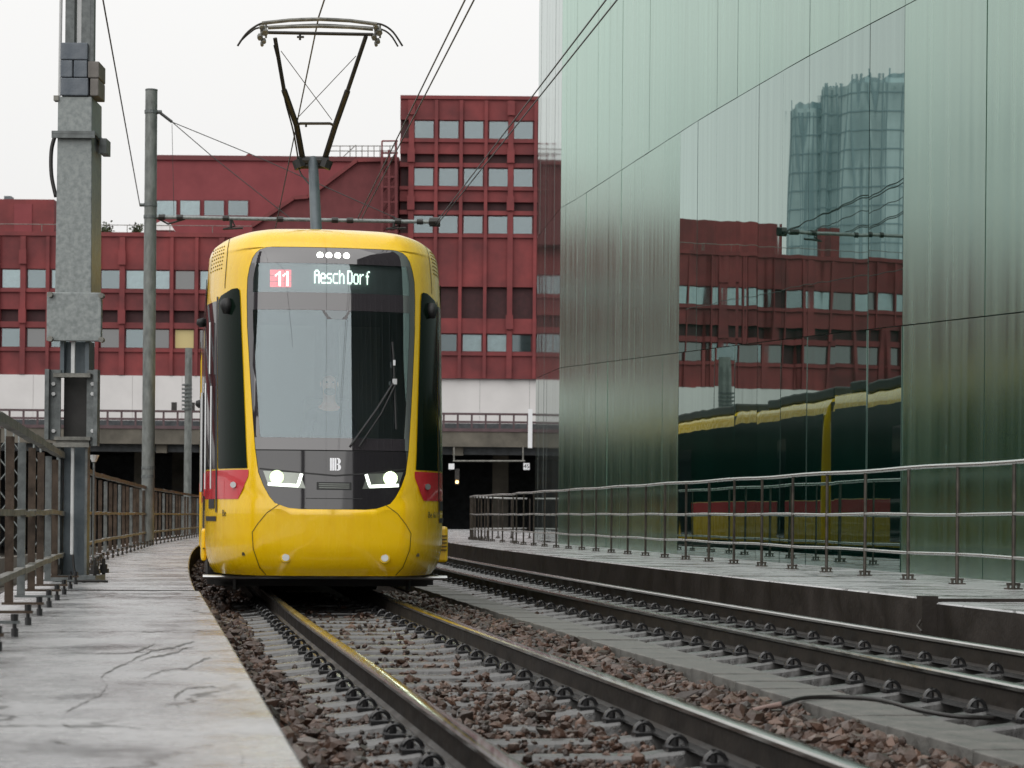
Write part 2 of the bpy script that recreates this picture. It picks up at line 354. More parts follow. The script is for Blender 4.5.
for line in cracks:
    q = []
    for i in range(len(line)-1):
        for k in range(5):
            t = k/5; a_, b_ = line[i], line[i+1]; q.append((a_[0]+(b_[0]-a_[0])*t+cr_.uniform(-.8,.8), a_[1]+(b_[1]-a_[1])*t+cr_.uniform(-.5,.5), (a_[2]+(b_[2]-a_[2])*t)*cr_.uniform(.15,.75)))
    n0 = len(cvs)
    for (x_, y_, t_) in q: cvs += [on(x_, y_-t_/2, .1625), on(x_+.3, y_+t_/2, .1625)]
    cfs += [(n0+2*i, n0+2*i+1, n0+2*i+3, n0+2*i+2) for i in range(len(q)-1)]
bm = bmesh.new(); bm.from_mesh(wk.data); vv = [bm.verts.new(p-wk.location) for p in cvs]
for f_ in cfs:
    nf = bm.faces.new([vv[i] for i in f_]); nf.material_index = 2; nf.normal_update()
    if nf.normal.z < 0: nf.normal_flip()
wk.data.materials.append(mat('crack_dirt', (.07,.065,.06), .6, col2=(.22,.21,.20), vscale=14)); bm.to_mesh(wk.data); bm.free()
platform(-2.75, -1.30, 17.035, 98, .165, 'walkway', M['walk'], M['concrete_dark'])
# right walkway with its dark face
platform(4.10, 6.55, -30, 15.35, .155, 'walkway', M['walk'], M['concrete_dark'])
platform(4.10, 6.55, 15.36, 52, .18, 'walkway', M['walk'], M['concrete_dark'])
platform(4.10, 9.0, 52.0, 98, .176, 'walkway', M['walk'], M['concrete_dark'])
b = MB(); x, y, _, s, _ = path(4.05, 15.3, 16)[0]; b.obox((x, y+.02, -.05), (.12,.018,0), (-.02,.13,0), (0,0,.5)); b.tube([(x-.06,y-.05,.02),(x-.1,y-.12,-.02),(x-.1,y-.3,-.05)], .01)
tag(b.build('joint_bracket', M['concrete_dark']), 'small dark bracket over the joint in the right walkway face', 'bracket')

# rails
headp = [(-.033,-.028),(-.035,-.012),(-.028,-.003),(-.012,0),(.012,0),(.028,-.003),(.035,-.012),(.033,-.028)]
webp = [(-.033,-.0285),(.033,-.0285),(.010,-.043),(.009,-.125),(.03,-.139),(-.03,-.139),(-.009,-.125),(-.010,-.043)]
footp = [(-.062,-.160),(-.062,-.150),(-.028,-.1385),(.028,-.1385),(.062,-.150),(.062,-.160)]
for off, lab in ((-.527,'steel rail under the left wheels of the tram, nearest the left walkway'),(.535,'steel rail under the right wheels of the tram with yellow glint'),
                 (2.365,'steel rail of the empty track beside the concrete slabs'),(3.435,'steel rail of the empty track nearest the right walkway face')):
    x, y, _, s, _ = path(off, 0, 1)[0]
    root = empty('rail', (C(6)+off, 6, -.16), lab, 'rail', 'rails of the two tracks')
    MB().sweep(webp, path(off,-30,95)).build('web', M['rail'], root)
    MB().sweep(headp, path(off,-30,95)).build('head', M['railhead'], root, smooth='auto')
    MB().sweep(footp, path(off,-30,95)).build('foot', M['railfoot'], root)

# steel sleepers with spring clips
def sleeper_mesh(gc=(-.535,.535)):
    b = MB(); rows = []
    xs = [-1.0,-.97,-.78,-.70,-.60,-.47,-.37,-.30,0,.30,.37,.47,.60,.70,.78,.97,1.0]
    def zt(x):
        a = abs(x); return float(np.interp(a, [0,.32,.42,.62,.74,.94,1.0], [-.182,-.182,-.163,-.163,-.186,-.186,-.23]))
    for x in xs:
        z = zt(x); rows.append([(x,-.085,z-.11),(x,-.066,z-.014),(x,-.05,z),(x,.05,z),(x,.066,z-.014),(x,.085,z-.11)])
    b.grid(rows); return b
def clip_mesh():
    b = MB(); pts = []
    for k in range(9):
        t = math.pi*k/8; pts.append((.012-.056*math.cos(t), .0, .0+.06*math.sin(t)))
    b.tube(pts, .014, 6); b.tube([(-.044,-.0,.01),(-.03,.04,.0),(.03,.05,.005),(.066,.02,.0)], .013, 6); b.tube([(-.044,0,.01),(-.02,-.045,.0),(.04,-.04,.004)], .013, 6)
    b.tube([(0,0,-.005),(0,0,.045)], .022, 6); b.tube([(0,0,.045),(0,0,.075)], .013, 6); b.box(-.05,.06,-.06,.06,-.012,.008)
    return b
def sleepers(off0, y0, y1, label, proto=None):
    Y = y0; first = proto
    k = 0
    while Y < y1:
        s = slope(Y); l = math.hypot(s, 1); th = math.atan(-s)
        if first is None:
            o = sleeper_mesh().build('sleeper', M['sleeper'], None, local=True, smooth='auto')
            for r_ in (-.535, .535):
                for sd_ in (-1, 1):
                    c = clip_mesh().build('rail_clip', M['clip'], o, local=True, smooth='auto')
                    c.location = (r_ + sd_*.092, 0, -.158); c.scale = (.76,.85,.80); c.rotation_euler = (0,0, 0 if sd_ < 0 else math.pi)
            first = o
        else: o = copy_tree(first)
        tag(o, label, 'sleeper', 'steel sleepers of the tram track' if off0 == 0 else 'steel sleepers of the empty track')
        j = RNG.normal(0, .008)
        o.location = (C(Y)+off0/l, Y-off0*s/l+j, RNG.normal(0,.003)); o.rotation_euler = (0,0,th+RNG.normal(0,.006))
        if off0: o.location.z += .012
        Y += .6/l; k += 1
    return first
p0 = sleepers(0, 5.6, 23, 'dark steel sleeper half sunk in brown ballast under the tram track')
sleepers(2.9, 7.0, 60, 'dark steel sleeper under the empty track beside the right walkway', p0)

# cable duct slabs between the tracks
Y = 5.5; k = 0; proto = None
while Y < 48:
    s = slope(Y); l = math.hypot(s,1)
    if proto is None:
        b = MB(); b.box(-.18,.18,-.246,.246,-.09,0); proto = b.build('duct_slab', M['slab'], None, local=True, bevel=.006); o = proto
    else: o = proto.copy(); COL.objects.link(o)
    tag(o, 'grey concrete duct cover slab in the row between the two tracks', 'slab', 'duct cover slabs between the tracks')
    o.location = (C(Y)+1.74/l, Y-1.74*s/l, -.142+RNG.normal(0,.003)); o.rotation_euler = (RNG.normal(0,.004),RNG.normal(0,.006),math.atan(-s)+RNG.normal(0,.008))
    Y += .5/l
b = MB()
for sx_ in (1.57, 1.85): b.sweep([(sx_-.0,-.5),(sx_-.0,-.24),(sx_+.06,-.24),(sx_+.06,-.5)], path(0,2,60))
tag(b.build('duct_trough', M['concrete_dark']), kind='structure')
# hose lying over the slabs
def on(x, y, z):
    d = at(x, y, 1.0) - Vector((0,0,HC)); t = (z-HC)/d.z; return Vector((d.x*t, d.y*t, z))
pts = [on(*q) for q in ((739,714,-.21),(760,709,-.18),(782,704,-.14),(804,698,-.128),(842,697,-.13),(880,700,-.13),(915,709,-.135),(953,716,-.14),(995,718,-.15))]
def smooth_path(p, n=6):
    out = []
    for i in range(len(p)-1):
        a, b_, c, d = p[max(i-1,0)], p[i], p[i+1], p[min(i+2,len(p)-1)]
        for k in range(n):
            t = k/n; out.append(.5*((2*b_)+(c-a)*t+(2*a-5*b_+4*c-d)*t*t+(3*b_-a-3*c+d)*t**3))
    return out + [p[-1]]
sp = smooth_path(pts)
ho = MB().tube(sp[10:], .011, 8).build('cable', M['cable'], smooth=True); tag(ho, 'black cable lying across the concrete slabs between the tracks', 'cable')
MB().tube(sp[:13], .0145, 8).build('sleeve', M['pinkhose'], ho, smooth=True)

# ballast: loose stones
def rocks(n_list, name):
    t = (1+5**.5)/2
    base = np.array([(-1,t,0),(1,t,0),(-1,-t,0),(1,-t,0),(0,-1,t),(0,1,t),(0,-1,-t),(0,1,-t),(t,0,-1),(t,0,1),(-t,0,-1),(-t,0,1)], float); base /= np.linalg.norm(base[0])
    fc = np.array([(0,11,5),(0,5,1),(0,1,7),(0,7,10),(0,10,11),(1,5,9),(5,11,4),(11,10,2),(10,7,6),(7,1,8),(3,9,4),(3,4,2),(3,2,6),(3,6,8),(3,8,9),(4,9,5),(2,4,11),(6,2,10),(8,6,7),(9,8,1)])
    P, S = n_list; N = len(P)
    v = base[None]*(1+RNG.normal(0,.24,(N,12,1))) * np.stack([RNG.uniform(.75,1.35,N),RNG.uniform(.75,1.2,N),RNG.uniform(.6,.95,N)],1)[:,None,:]
    a = RNG.uniform(0,2*math.pi,(N,3)); ca, sa = np.cos(a), np.sin(a)
    Rz = np.zeros((N,3,3)); Rz[:,0,0]=ca[:,0]; Rz[:,0,1]=-sa[:,0]; Rz[:,1,0]=sa[:,0]; Rz[:,1,1]=ca[:,0]; Rz[:,2,2]=1
    Rx = np.zeros((N,3,3)); c2=np.cos(a[:,1]*.12); s2=np.sin(a[:,1]*.12); Rx[:,0,0]=1; Rx[:,1,1]=c2; Rx[:,1,2]=-s2; Rx[:,2,1]=s2; Rx[:,2,2]=c2
    v = np.einsum('nij,nkj->nki', Rz@Rx, v)*S[:,None,None] + P[:,None,:]
    me = bpy.data.meshes.new(name); me.vertices.add(N*12); me.vertices.foreach_set('co', v.reshape(-1).astype(np.float32))
    f = (fc[None]+np.arange(N)[:,None,None]*12).reshape(-1).astype(np.int32)
    me.loops.add(len(f)); me.loops.foreach_set('vertex_index', f); me.polygons.add(len(f)//3); me.polygons.foreach_set('loop_start', np.arange(0,len(f),3,dtype=np.int32))
    at_ = me.attributes.new('tone','FLOAT','FACE'); at_.data.foreach_set('value', np.repeat(RNG.random(N),20).astype(np.float32))
    me.polygons.foreach_set('use_smooth', np.zeros(len(f)//3, bool)); me.update(calc_edges=True); me.validate()
    o = bpy.data.objects.new(name, me); COL.objects.link(o); return o
def rock_mat():
    m = mat('ballast_stone', (.1,.07,.055), .42, bump=.5, bscale=60); n = m.node_tree.nodes; l = m.node_tree.links; p = n['Principled BSDF']
    a = n.new('ShaderNodeAttribute'); a.attribute_name = 'tone'; r = n.new('ShaderNodeValToRGB'); e = r.color_ramp.elements
    e[0].color = (.03,.022,.019,1); e[1].position = 1; e[1].color = (.17,.145,.13,1)
    for pos, c in ((.25,(.062,.038,.028)),(.5,(.10,.056,.040)),(.7,(.045,.038,.034)),(.88,(.15,.09,.066))):
        q = e.new(pos); q.color = (*c, 1)
    hv = n.new('ShaderNodeHueSaturation'); hv.inputs['Value'].default_value = .92; hv.inputs['Saturation'].default_value = 1.1; l.new(a.outputs['Fac'], r.inputs[0]); l.new(r.outputs[0], hv.inputs['Color']); l.new(hv.outputs[0], p.inputs['Base Color']); return m
def scatter(o0, o1, y0, y1, dens, rad, z0, zv, avoid, mid=None):
    A = (o1-o0)*(y1-y0); N = int(A*dens); off = RNG.uniform(o0,o1,N); Y = RNG.uniform(y0,y1,N)
    keep = np.ones(N, bool)
    for a in avoid: keep &= np.abs(off-a) > .085
    for (a, h) in (mid or []):   # over the sleepers near the rails the stones are sparse
        keep &= (np.abs(off-a) > .2) | (RNG.random(N) < h)
    off, Y = off[keep], Y[keep]; s = np.interp(Y, [a for a,_ in _sl], [b for _,b in _sl]); l = np.hypot(s,1)
    X = np.interp(Y,_ys,_xs)+off/l; Yp = Y-off*s/l
    S = rad*RNG.lognormal(0,.28,len(off)); Z = z0 + RNG.normal(0,zv,len(off)) + .012*np.sin(X*7+Y*3)*np.cos(Y*5.3)
    return np.stack([X,Yp,Z],1), S
sets = []
av = [-.535,.535,2.365,3.435]
sets.append(scatter(-1.30,1.54,5.2,12,760,.021,-.247,.014,av,[(-.535,.3),(.535,.3)]))
sets.append(scatter(-1.30,1.54,12,21,520,.023,-.247,.013,av,[(-.535,.3),(.535,.3)]))
sets.append(scatter(-1.28,-.85,5.2,21,420,.027,-.205,.016,av))       # shoulder heaps
sets.append(scatter(.95,1.53,5.2,22,420,.027,-.203,.016,av))
for (a_, b2, z_) in ((-1.25,-1.08,-.15),(-1.25,-1.12,-.11)): sets.append(scatter(a_,b2,5.2,24,420,.027,z_,.016,[]))
sets.append(scatter(-1.29,-.9,21,46,160,.032,-.15,.03,[]))
sets.append(scatter(-.42,.42,5.2,21,70,.018,-.195,.014,[]))
sets.append(scatter(-.3,.36,9.2,11.5,190,.020,-.185,.014,[])); sets.append(scatter(-.15,.42,6.0,7.4,200,.020,-.185,.014,[])); sets.append(scatter(-1.28,4.0,21,27,150,.027,-.228,.014,av))
sets.append(scatter(-1.0,1.2,5.2,12,450,.011,-.21,.014,av))
sets.append(scatter(1.96,4.05,6.5,14,560,.021,-.246,.012,av,[(2.365,.3),(3.435,.3)]))
sets.append(scatter(1.96,4.05,14,30,230,.028,-.246,.012,av,[(2.365,.3),(3.435,.3)]))
sets.append(scatter(1.96,4.05,30,60,70,.036,-.247,.014,av))
sets.append(scatter(3.7,4.08,10,40,120,.028,-.21,.014,av))
Pn = np.concatenate([a for a,_ in sets]); Sn = np.concatenate([b_ for _,b_ in sets])
ro = rocks((Pn,Sn),'ballast'); ro.data.materials.append(rock_mat()); tag(ro, 'reddish brown wet ballast stones heaped between the rails and sleepers', 'ballast', kind='stuff')

# ------------------------------------------------------------------ red office buildings, about 130 m off
BY = 130.0; SC = F/BY
def zrow(y, x=250): return at(x, y, BY).z
def window_proto(wd, ht):
    fr = MB(); t = .06
    fr.box(-wd/2,-wd/2+t,-.04,.05,0,ht); fr.box(wd/2-t,wd/2,-.04,.05,0,ht); fr.box(-wd/2+t,wd/2-t,-.04,.05,0,t); fr.box(-wd/2+t,wd/2-t,-.04,.05,ht-t,ht)
    f = fr.build('window', M['frame'], None, local=True)
    pn = MB().box(-wd/2+t,wd/2-t,.0,.02,t,ht-t).build('pane', M['pane'], f, local=True); return f
protos = {}
def put_window(parent, x, y, z, wd, ht, kind):
    key = (round(wd,2), round(ht,2), kind)
    if key not in protos:
        f = window_proto(wd, ht); pn = f.children[0]; pn.data.materials.clear(); pn.data.materials.append(M[{'d':'pane','m':'panemid','c':'curtain','w':'warm'}[kind]])
        if kind in 'mc':
            MB().box(-wd/2+.06,wd/2-.06,-.004,-.001,.06,ht-.06).build('glazing', GLZ, f, local=True)
        protos[key] = f; o = f
    else: o = copy_tree(protos[key])
    o.parent = parent; o.location = Vector((x, y, z)) - parent.location; return o
GLZ = glass_mat('office_glazing', .06, (.8,.84,.84), .03)
def office(name, label, x0, x1, yf, rows, zb, ztop, bay, depth=22, wallm='redclad', base=True, group=None, blindp=.5, seed=1, x_anchor=None, kinds=None):
    """rows: list of (z_sill, z_head); facade of bays with pilasters, bands and dark recess"""
    rr = random.Random(seed); root = empty(name, ((x0+x1)/2, yf, zb), label, 'building', group)
    b = MB(); b.box(x0, x1, yf+.5, yf+depth, zb, ztop-.02)
    xa = x_anchor if x_anchor is not None else x0; n0 = math.ceil((x0-xa)/bay-1e-6); n1 = math.floor((x1-xa)/bay+1e-6)
    zl = min(r[0] for r in rows); prev = zb
    # continuous horizontal spandrels between rows
    bands = []; prev = zb
    for (s, h) in rows:
        bands.append((prev, s)); prev = h
    bands.append((prev, ztop))
    for i, (a, c) in enumerate(bands):
        if c - a > 1.6 and i > 0 and i < len(bands)-0:
            m1 = a + (c-a)*.36; m2 = a + (c-a)*.58
            if i == len(bands)-1 and c-a < 2.6: b.box(x0, x1, yf+.12, yf+.5, a, c-.25); b.box(x0, x1, yf, yf+.499, c-.25, c); continue
            b.box(x0, x1, yf+.12, yf+.5, a+.28*(c-a) if False else a+(c-a)*.47, c)       # spandrel face
            b.box(x0, x1, yf-.02, yf+.119, c-.22, c-.002)                                   # sill ledge
            b.box(x0, x1, yf+.02, yf+.5, a, a+(c-a)*.15)                                     # lintel above window
        else:
            b.box(x0, x1, yf+.12, yf+.5, a, c)
            b.box(x0, x1, yf, yf+.119, c-.22, c-.002)
    for i in range(n0, n1+1):
        x = xa + i*bay; wd = .10 if i % 4 else .16
        xx0, xx1 = max(x0, x-wd), min(x1, x+wd)
        if xx1-xx0 > .05: b.box(xx0, xx1, yf-.12, yf+.5, zb+.01, ztop-.3)
        if i % 4 == 0:
            for (s, h) in rows: b.box(max(x0,x-.22), min(x1,x+.22), yf-.25, yf-.121, h+.25, h+1.1)
    b.build('wall', M[wallm], root)
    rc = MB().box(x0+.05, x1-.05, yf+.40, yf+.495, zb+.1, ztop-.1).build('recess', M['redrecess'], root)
    for ri, (s, h) in enumerate(rows):
        for i in range(n0, n1):
            x = xa + (i+.5)*bay
            if x-bay/2+.1 < x0 or x+bay/2-.1 > x1: continue
            kd = kinds(ri, i, x, rr) if kinds else rr.choice('dmc')
            put_window(root, x, yf+.25, s, bay-.26, h-s, kd)
    return root
bay = at(460,300,BY).x - at(435.2,300,BY).x
r1, r0 = (zrow(289,100), zrow(269,100)), (zrow(348,100), zrow(328,100))
rowsL = [r0, r1]
zbase = zrow(375,100); ztopL = zrow(232,100)
xa = at(23,300,BY).x
def kL(ri, i, x, rr):
    px = x/BY*F+512
    if ri == 1 and px < 150: return 'c' if rr.random() < .85 else 'm'
    if ri == 0 and 160 < px < 185: return 'w'
    return rr.choice('ddm') if ri == 0 else rr.choice('cmd')
xj = at(262,300,BY).x; xl = at(0,300,BY).x
xa2 = xa - 34*bay
office('office_block', 'long low dark red office block behind the left pole, two rows of windows', xa-6*bay, xj, BY, rowsL, zbase, ztopL, bay, seed=3, x_anchor=xa, kinds=kL)
office('office_block', 'leftmost stretch of the low red office row, cut by the picture edge', xa-52*bay, xa-6*bay-.02, BY, rowsL, zbase, ztopL, bay, seed=4, x_anchor=xa, kinds=lambda ri,i,x,rr: rr.choice('cdcm' if ri else 'ddm'))
# tall block
xt0 = at(399,300,BY).x; xt1 = at(600,300,BY).x
xat = at(435.4-25,300,BY).x
rT = [(zrow(352.5,480), zrow(334,480)), (zrow(234.7,480), zrow(215.8,480)), (zrow(187.6,480), zrow(168.3,480)), (zrow(140,480), zrow(121,480))]
# middle link between the wings (lower storeys hidden by the tram)
office('office_block', 'tall dark red office block standing between the tram and the green glass facade', xt0, xt1, BY-.4, rT, zrow(379,480), zrow(97,480), bay, seed=9, x_anchor=xat+.0, kinds=lambda ri,i,x,rr: ('m' if ri else rr.choice('mcm')))
office('office_block', 'red office wing behind the pantograph, below the sloping stair wall', xj+.02, xt0-.02, BY+.3, rowsL, zbase, ztopL-.1, bay, seed=5, x_anchor=xj+.02, kinds=kL)
# pale panelled plinth storey
root = empty('plinth_wall', (-35, BY+.2, 4), 'long pale panelled base wall under the red offices', 'wall')
b = MB(); x = -104.0
while x < 14:
    b.box(x, x+2.985, BY-.05, BY+.4, 4.72, zbase-.02); x += 3.0
b.build('panel_face', M['basewall'], root); MB().box(-104, 14, BY+.1, BY+.5, 4.7, zbase-.03).build('backing', M['deckdark'], root)
# upper set-back block with window strip, skylight and stair wall
UY = BY+4
def ubox(b, px0, py0, px1, py1, Y0, d):
    a = at(px0, py1, Y0); c = at(px1, py0, Y0); b.box(a.x, c.x, Y0, Y0+d, a.z, c.z)
root = empty('upper_block', at(270,230,UY), 'windowed red upper storey set back behind the mast and pantograph', 'building')
b = MB(); ubox(b, 150, 158.5, 398, 240, UY, 14); b.build('wall', M['redclad2'], root)
b = MB(); ubox(b, 149.5, 157, 399, 159.5, UY-.15, 14.3); b.build('roof_edge', M['frame'], root)
for px in (156.5, 180, 204, 228):
    a = at(px-.5, 216.5, UY); c = at(px+21, 200, UY)
    o = put_window(root, (a.x+c.x)/2, UY-.06, a.z, c.x-a.x, c.z-a.z, 'c' if px < 200 else 'm')
for px in (256, 281, 330, 353, 378):
    a = at(px, 238, UY); c = at(px+20, 222, UY); put_window(root, (a.x+c.x)/2, UY-.06, a.z, c.x-a.x, c.z-a.z, 'm')
a = at(237,159,UY); c = at(247,150,UY); d = at(258,159,UY)
sk = MB().prism([(a.x,UY+1,a.z),(d.x,UY+1,a.z),(c.x,UY+1,c.z)], (0,3,0)).build('skylight', M['redclad'], root)
MB().prism([(a.x+.35,UY+.95,a.z),(d.x-.35,UY+.95,a.z),(c.x,UY+.95,c.z-.25)], (0,.04,0)).build('pane', M['panemid'], sk)
rl = MB()
for px0, px1, py in ((330,396,146),(330,396,151)): rl.tube([at(px0,py,UY+3), at(px1,py,UY+3)], .03, 5)
for px in (340,350,356,362,368,374,380,390): rl.tube([at(px,159,UY+3), at(px,145.5,UY+3)], .03, 5)
rl.tube([at(342,158,UY+3), at(356,145,UY+3)], .03, 5)
rl.build('roof_railing', M['weathered'], root)
SY = BY-.6
root = empty('stair_tower', at(330,240,SY), 'dark red enclosed outside stair rising to the right behind the pantograph post', 'stairs')
poly = [at(252,242,SY), at(252,227,SY), at(294,199,SY), at(308,198,SY), at(357,161.5,SY), at(381,160.5,SY), at(398,160.5,SY), at(398,242,SY)]
MB().prism(poly, (0,3.5,0)).build('stair_wall', M['redbrick'], root)
cop = [at(252,226,SY-.1), at(294,198,SY-.1), at(308,197,SY-.1), at(357,160.5,SY-.1), at(398,159.5,SY-.1)]
b = MB()
for i in range(4): b.bar(cop[i], cop[i+1], .3, .22)
b.build('coping', M['redclad'], root)
root = empty('escape_stair', at(388,230,SY-.8), 'open red metal fire escape beside the tall red block', 'stairs')
b = MB()
for px in (382, 389, 396): b.bar(at(px,245,SY-.8), at(px,150 if px<390 else 141,SY-.8), .14)
for py in (153,177,187,202,215,232): b.bar(at(381,py,SY-.8), at(398,py,SY-.8), .1)
for k in range(4): b.bar(at(382,232-20*k,SY-.5), at(396,214-20*k,SY-.5), .3, .12)
b.build('frame', M['redbrick'], root)
b = MB(); b.tube([at(382,141,SY-.8),at(398,141,SY-.8)], .05); b.tube([at(382,141,SY-.8),at(382,153,SY-.8)], .05); b.build('railing', M['redclad'], root)
# left set-back block
LY = BY+3
root = empty('roof_block', at(20,230,LY), 'bright red roof storey at the left edge with a small vent', 'building')
a = at(54,199.5,LY); b = MB(); b.box(-40.5, a.x, LY, LY+12, zrow(234), a.z); b.build('wall', M['redclad'], root)
b = MB(); ubox(b, 14, 204, 32, 232, LY-.06, .1); b.build('door', M['redclad2'], root)
b = MB(); ubox(b, 4, 196, 11, 200, LY+1, .8); b.build('vent', M['steelblue'], root)
b = MB(); b.box(-46,-45.2,LY+2,LY+3,zrow(234),zrow(190)); b.build('chimney', M['redclad'], root)
rl = MB(); zr = zrow(222.5,80); rl.tube([(-60,BY+1,zr),(at(262,222,BY).x,BY+1,zr)], .025, 5)
x = -60
while x < -15: rl.tube([(x,BY+1,ztopL-.1),(x,BY+1,zr)], .025, 5); x += 2.6
tag(rl.build('roof_railing', M['weathered']), 'thin railing along the edge of the low red roof', 'railing')
for px, w_, lab in ((106,8,'low green shrub on the red roof edge right of the steel pylon'),(137,8,'low green shrub on the red roof edge left of the round mast')):
    P = []; 
    b = MB(); c = at(px,226,BY+1.5)
    for i in range(160):
        q = c + Vector((RNG.normal(0,w_/SC*.35), RNG.normal(0,.25), abs(RNG.normal(0,.22))-.4)); r_ = .09
        a1 = Vector(RNG.normal(0,1,3)).normalized()*r_; a2 = Vector(RNG.normal(0,1,3)).normalized()*r_
        b.add([q-a1,q+a2,q+a1,q-a2], [(0,1,2,3)])
    tag(b.build('roof_shrub', M['leaf'], fix=False), lab, 'shrub')
sh = MB(); a = at(154,230,BY+1)
sh.prism([(a.x-.1,BY+1,a.z),(a.x+1.2,BY+1,a.z),(a.x+.9,BY+1,a.z+.45),(a.x+.5,BY+1,a.z+.6),(a.x+.1,BY+1,a.z+.4)], (0,.8,0))
tag(sh.build('roof_cover', M['whitepaint']), 'small white covered bundle on the roof behind the mast', 'cover')

# viaduct in front of the offices
DY = 100.0
root = empty('road_bridge', (-25, DY, 4), 'concrete road bridge with mauve railing in front of the red offices', 'bridge')
zt = at(250,431,DY).z; zbm = at(250,445,DY).z
b = MB(); b.box(-104, 60, DY, BY-.2, zbm+.25, zt); b.box(-104, 60, DY+.35, DY+1.2, zbm-.35, zbm+.249); b.build('deck', M['deckdark'], root)
b = MB(); b.box(-104, 60, DY-.25, DY-.01, zbm, zt+.05); 
b.build('edge_beam', M['tan'], root)
b = MB(); x = -104.0
while x < 30: MB().box(x, x+.5, DY+.1, DY+.34, zbm-.4, zbm-.002).build('corbel', M['tan'], root); x += 4.6
b = MB(); b.box(-104,60,DY-.3,DY-.2,zt+.051,zt+.2); b.box(-104,60,DY-.28,DY-.2,zt+.45,zt+.55); b.box(-104,60,DY-.3,DY-.2,zt+.82,zt+.92); x = -104.0
while x < 30: b.box(x,x+.09,DY-.27,DY-.21,zt+.05,zt+.82); x += .65
b.build('railing', M['parapet'], root)
b = MB(); b.box(-104,60,DY+1.3,DY+1.4,zt+.01,zt+.5); b.build('barrier', M['deckdark'], root)
MB().box(-104,60,BY-.19,BY+.3,-1.3,4.69).build('rear_wall', M['deckdark'], root)
x = -100.0
while x < 30:
    for d_ in (8, 20): MB().box(x,x+.8,DY+d_,DY+d_+.8,-1.3,zbm+.245).build('pillar', M['tan'], root)
    x += 9
# small posts standing on the bridge
b = MB(); 
for px in (178, 196): b.box(at(px,0,DY).x-.12, at(px,0,DY).x+.12, DY-.15, DY-.02, zt+.9, zt+1.3)
tag(b.build('junction_boxes', M['darkiron']), 'pair of small dark boxes on the bridge railing behind the far mast', 'box')
# hanging signal boards
GY = 97.0
root = empty('signal_bar', at(490,461,GY), 'thin white bar hung under the bridge between two number boards', 'bar')
b = MB(); b.tube([at(453,461,GY), at(525,461,GY)], .04, 6); 
for px in (454, 523): b.tube([at(px,461,GY), at(px,447,GY)], .035, 6)
b.build('hanger', M['weathered'], root)
for px, t in ((451.5, None), (526.5, '45')):
    c = at(px,466.5,GY); b = MB(); b.box(c.x-.13,c.x+.13,GY-.1,GY-.05,c.z-.13,c.z+.13) if t is None else b.box(c.x-.14,c.x+.14,GY-.1,GY-.05,c.z-.15,c.z+.15)
    bo = b.build('number_board', M['sign']); tag(bo, 'small blank white board hung under the bridge just right of the tram' if t is None else 'small white board numbered 45 hung under the bridge beside the glass facade', 'sign')
    if t:
        cu = bpy.data.curves.new('num', 'FONT'); cu.body = t; cu.size = .26; cu.align_x = 'CENTER'; cu.align_y = 'CENTER'; cu.extrude = .002
        tmp = bpy.data.objects.new('tmp', cu); COL.objects.link(tmp); bpy.context.view_layer.update(); me = bpy.data.meshes.new_from_object(tmp); bpy.data.objects.remove(tmp)
        me.materials.clear(); me.materials.append(M['black']); no = bpy.data.objects.new('number', me); COL.objects.link(no); no.parent = bo; no.rotation_euler = (R(90),0,0); no.location = (0,-.035,.15)
b = MB(); c = at(457,482,GY); b.tube([c, c+Vector((0,.1,0))], .07, 10)
lo = MB().box(c.x-.1,c.x+.1,GY+.1,GY+.3,c.z-.12,c.z+.6).build('tunnel_lamp', M['darkiron']); tag(lo, 'tiny glowing orange lamp in the dark under the bridge', 'lamp'); b.build('light', M['orange'], lo)
a = at(530,448,DY-.5); c = at(530,409,DY-.5); b = MB(); b.box(a.x-.10,a.x+.10,DY-.5,DY-.42,a.z,c.z); b.box(a.x-.03,a.x+.03,DY-.42,DY-.3,c.z-.7,c.z-.5)
tag(b.build('marker_post', M['sign']), 'narrow upright white marker post at the edge of the glass facade', 'marker')

# ------------------------------------------------------------------ green glass building
FS, FC = -.14, 7.69
def FX(Y): return FC + FS*Y
fd = Vector((FS,1,0)).normalized(); fn = Vector((-1, FS, 0)).normalized()      # fn points to the tracks
j2 = lambda Y: float(np.interp(Y, [-10,20.3,28.1,47,56], [1.3,2.74,3.14,4.04,4.38]))
j1 = lambda Y: float(np.interp(Y, [-10,23.7,28.1,33.8,45.6,56], [4.3,6.47,6.77,7.06,7.50,8.05]))
ZT = 25.0
root = empty('glass_building', (FX(20)+4, 20, 0), 'tall building clad in pale green frosted and clear glass panels beside the right walkway', 'building')
def panel(Y0, Y1, X0, X1, zlo, zhi, m, nm, tilt=.0016, gap=.012):
    a = Vector((X0,Y0,0)); c = Vector((X1,Y1,0)); d = (c-a); L_ = d.length; d /= L_; n = Vector((d.y,-d.x,0)); n = n if n.x < 0 else -n
    a = a + d*gap/2; c = c - d*gap/2
    z = [zlo(Y0)+gap/2, zlo(Y1)+gap/2, zhi(Y1)-gap/2, zhi(Y0)-gap/2]
    tw = [RNG.normal(0, tilt)*L_ for _ in range(2)]; th_ = RNG.normal(0, tilt)*.9
    P = [a+n*(.02+tw[0]), c+n*(.02+tw[1]), c+n*(.02+tw[1]+th_), a+n*(.02+tw[0]+th_)]
    P = [Vector((p.x,p.y,zz)) for p, zz in zip(P, z)]
    b = MB(); b.add(P+[p-n*.03 for p in P], [(0,1,2,3),(7,6,5,4),(0,4,5,1),(1,5,6,2),(2,6,7,3),(3,7,4,0)])
    return b.build(nm, m, root)
z0f = lambda Y: -.2; ztf = lambda Y: ZT
bnd = [23.91+1.273*k for k in range(-6, 19)] + [47.5]
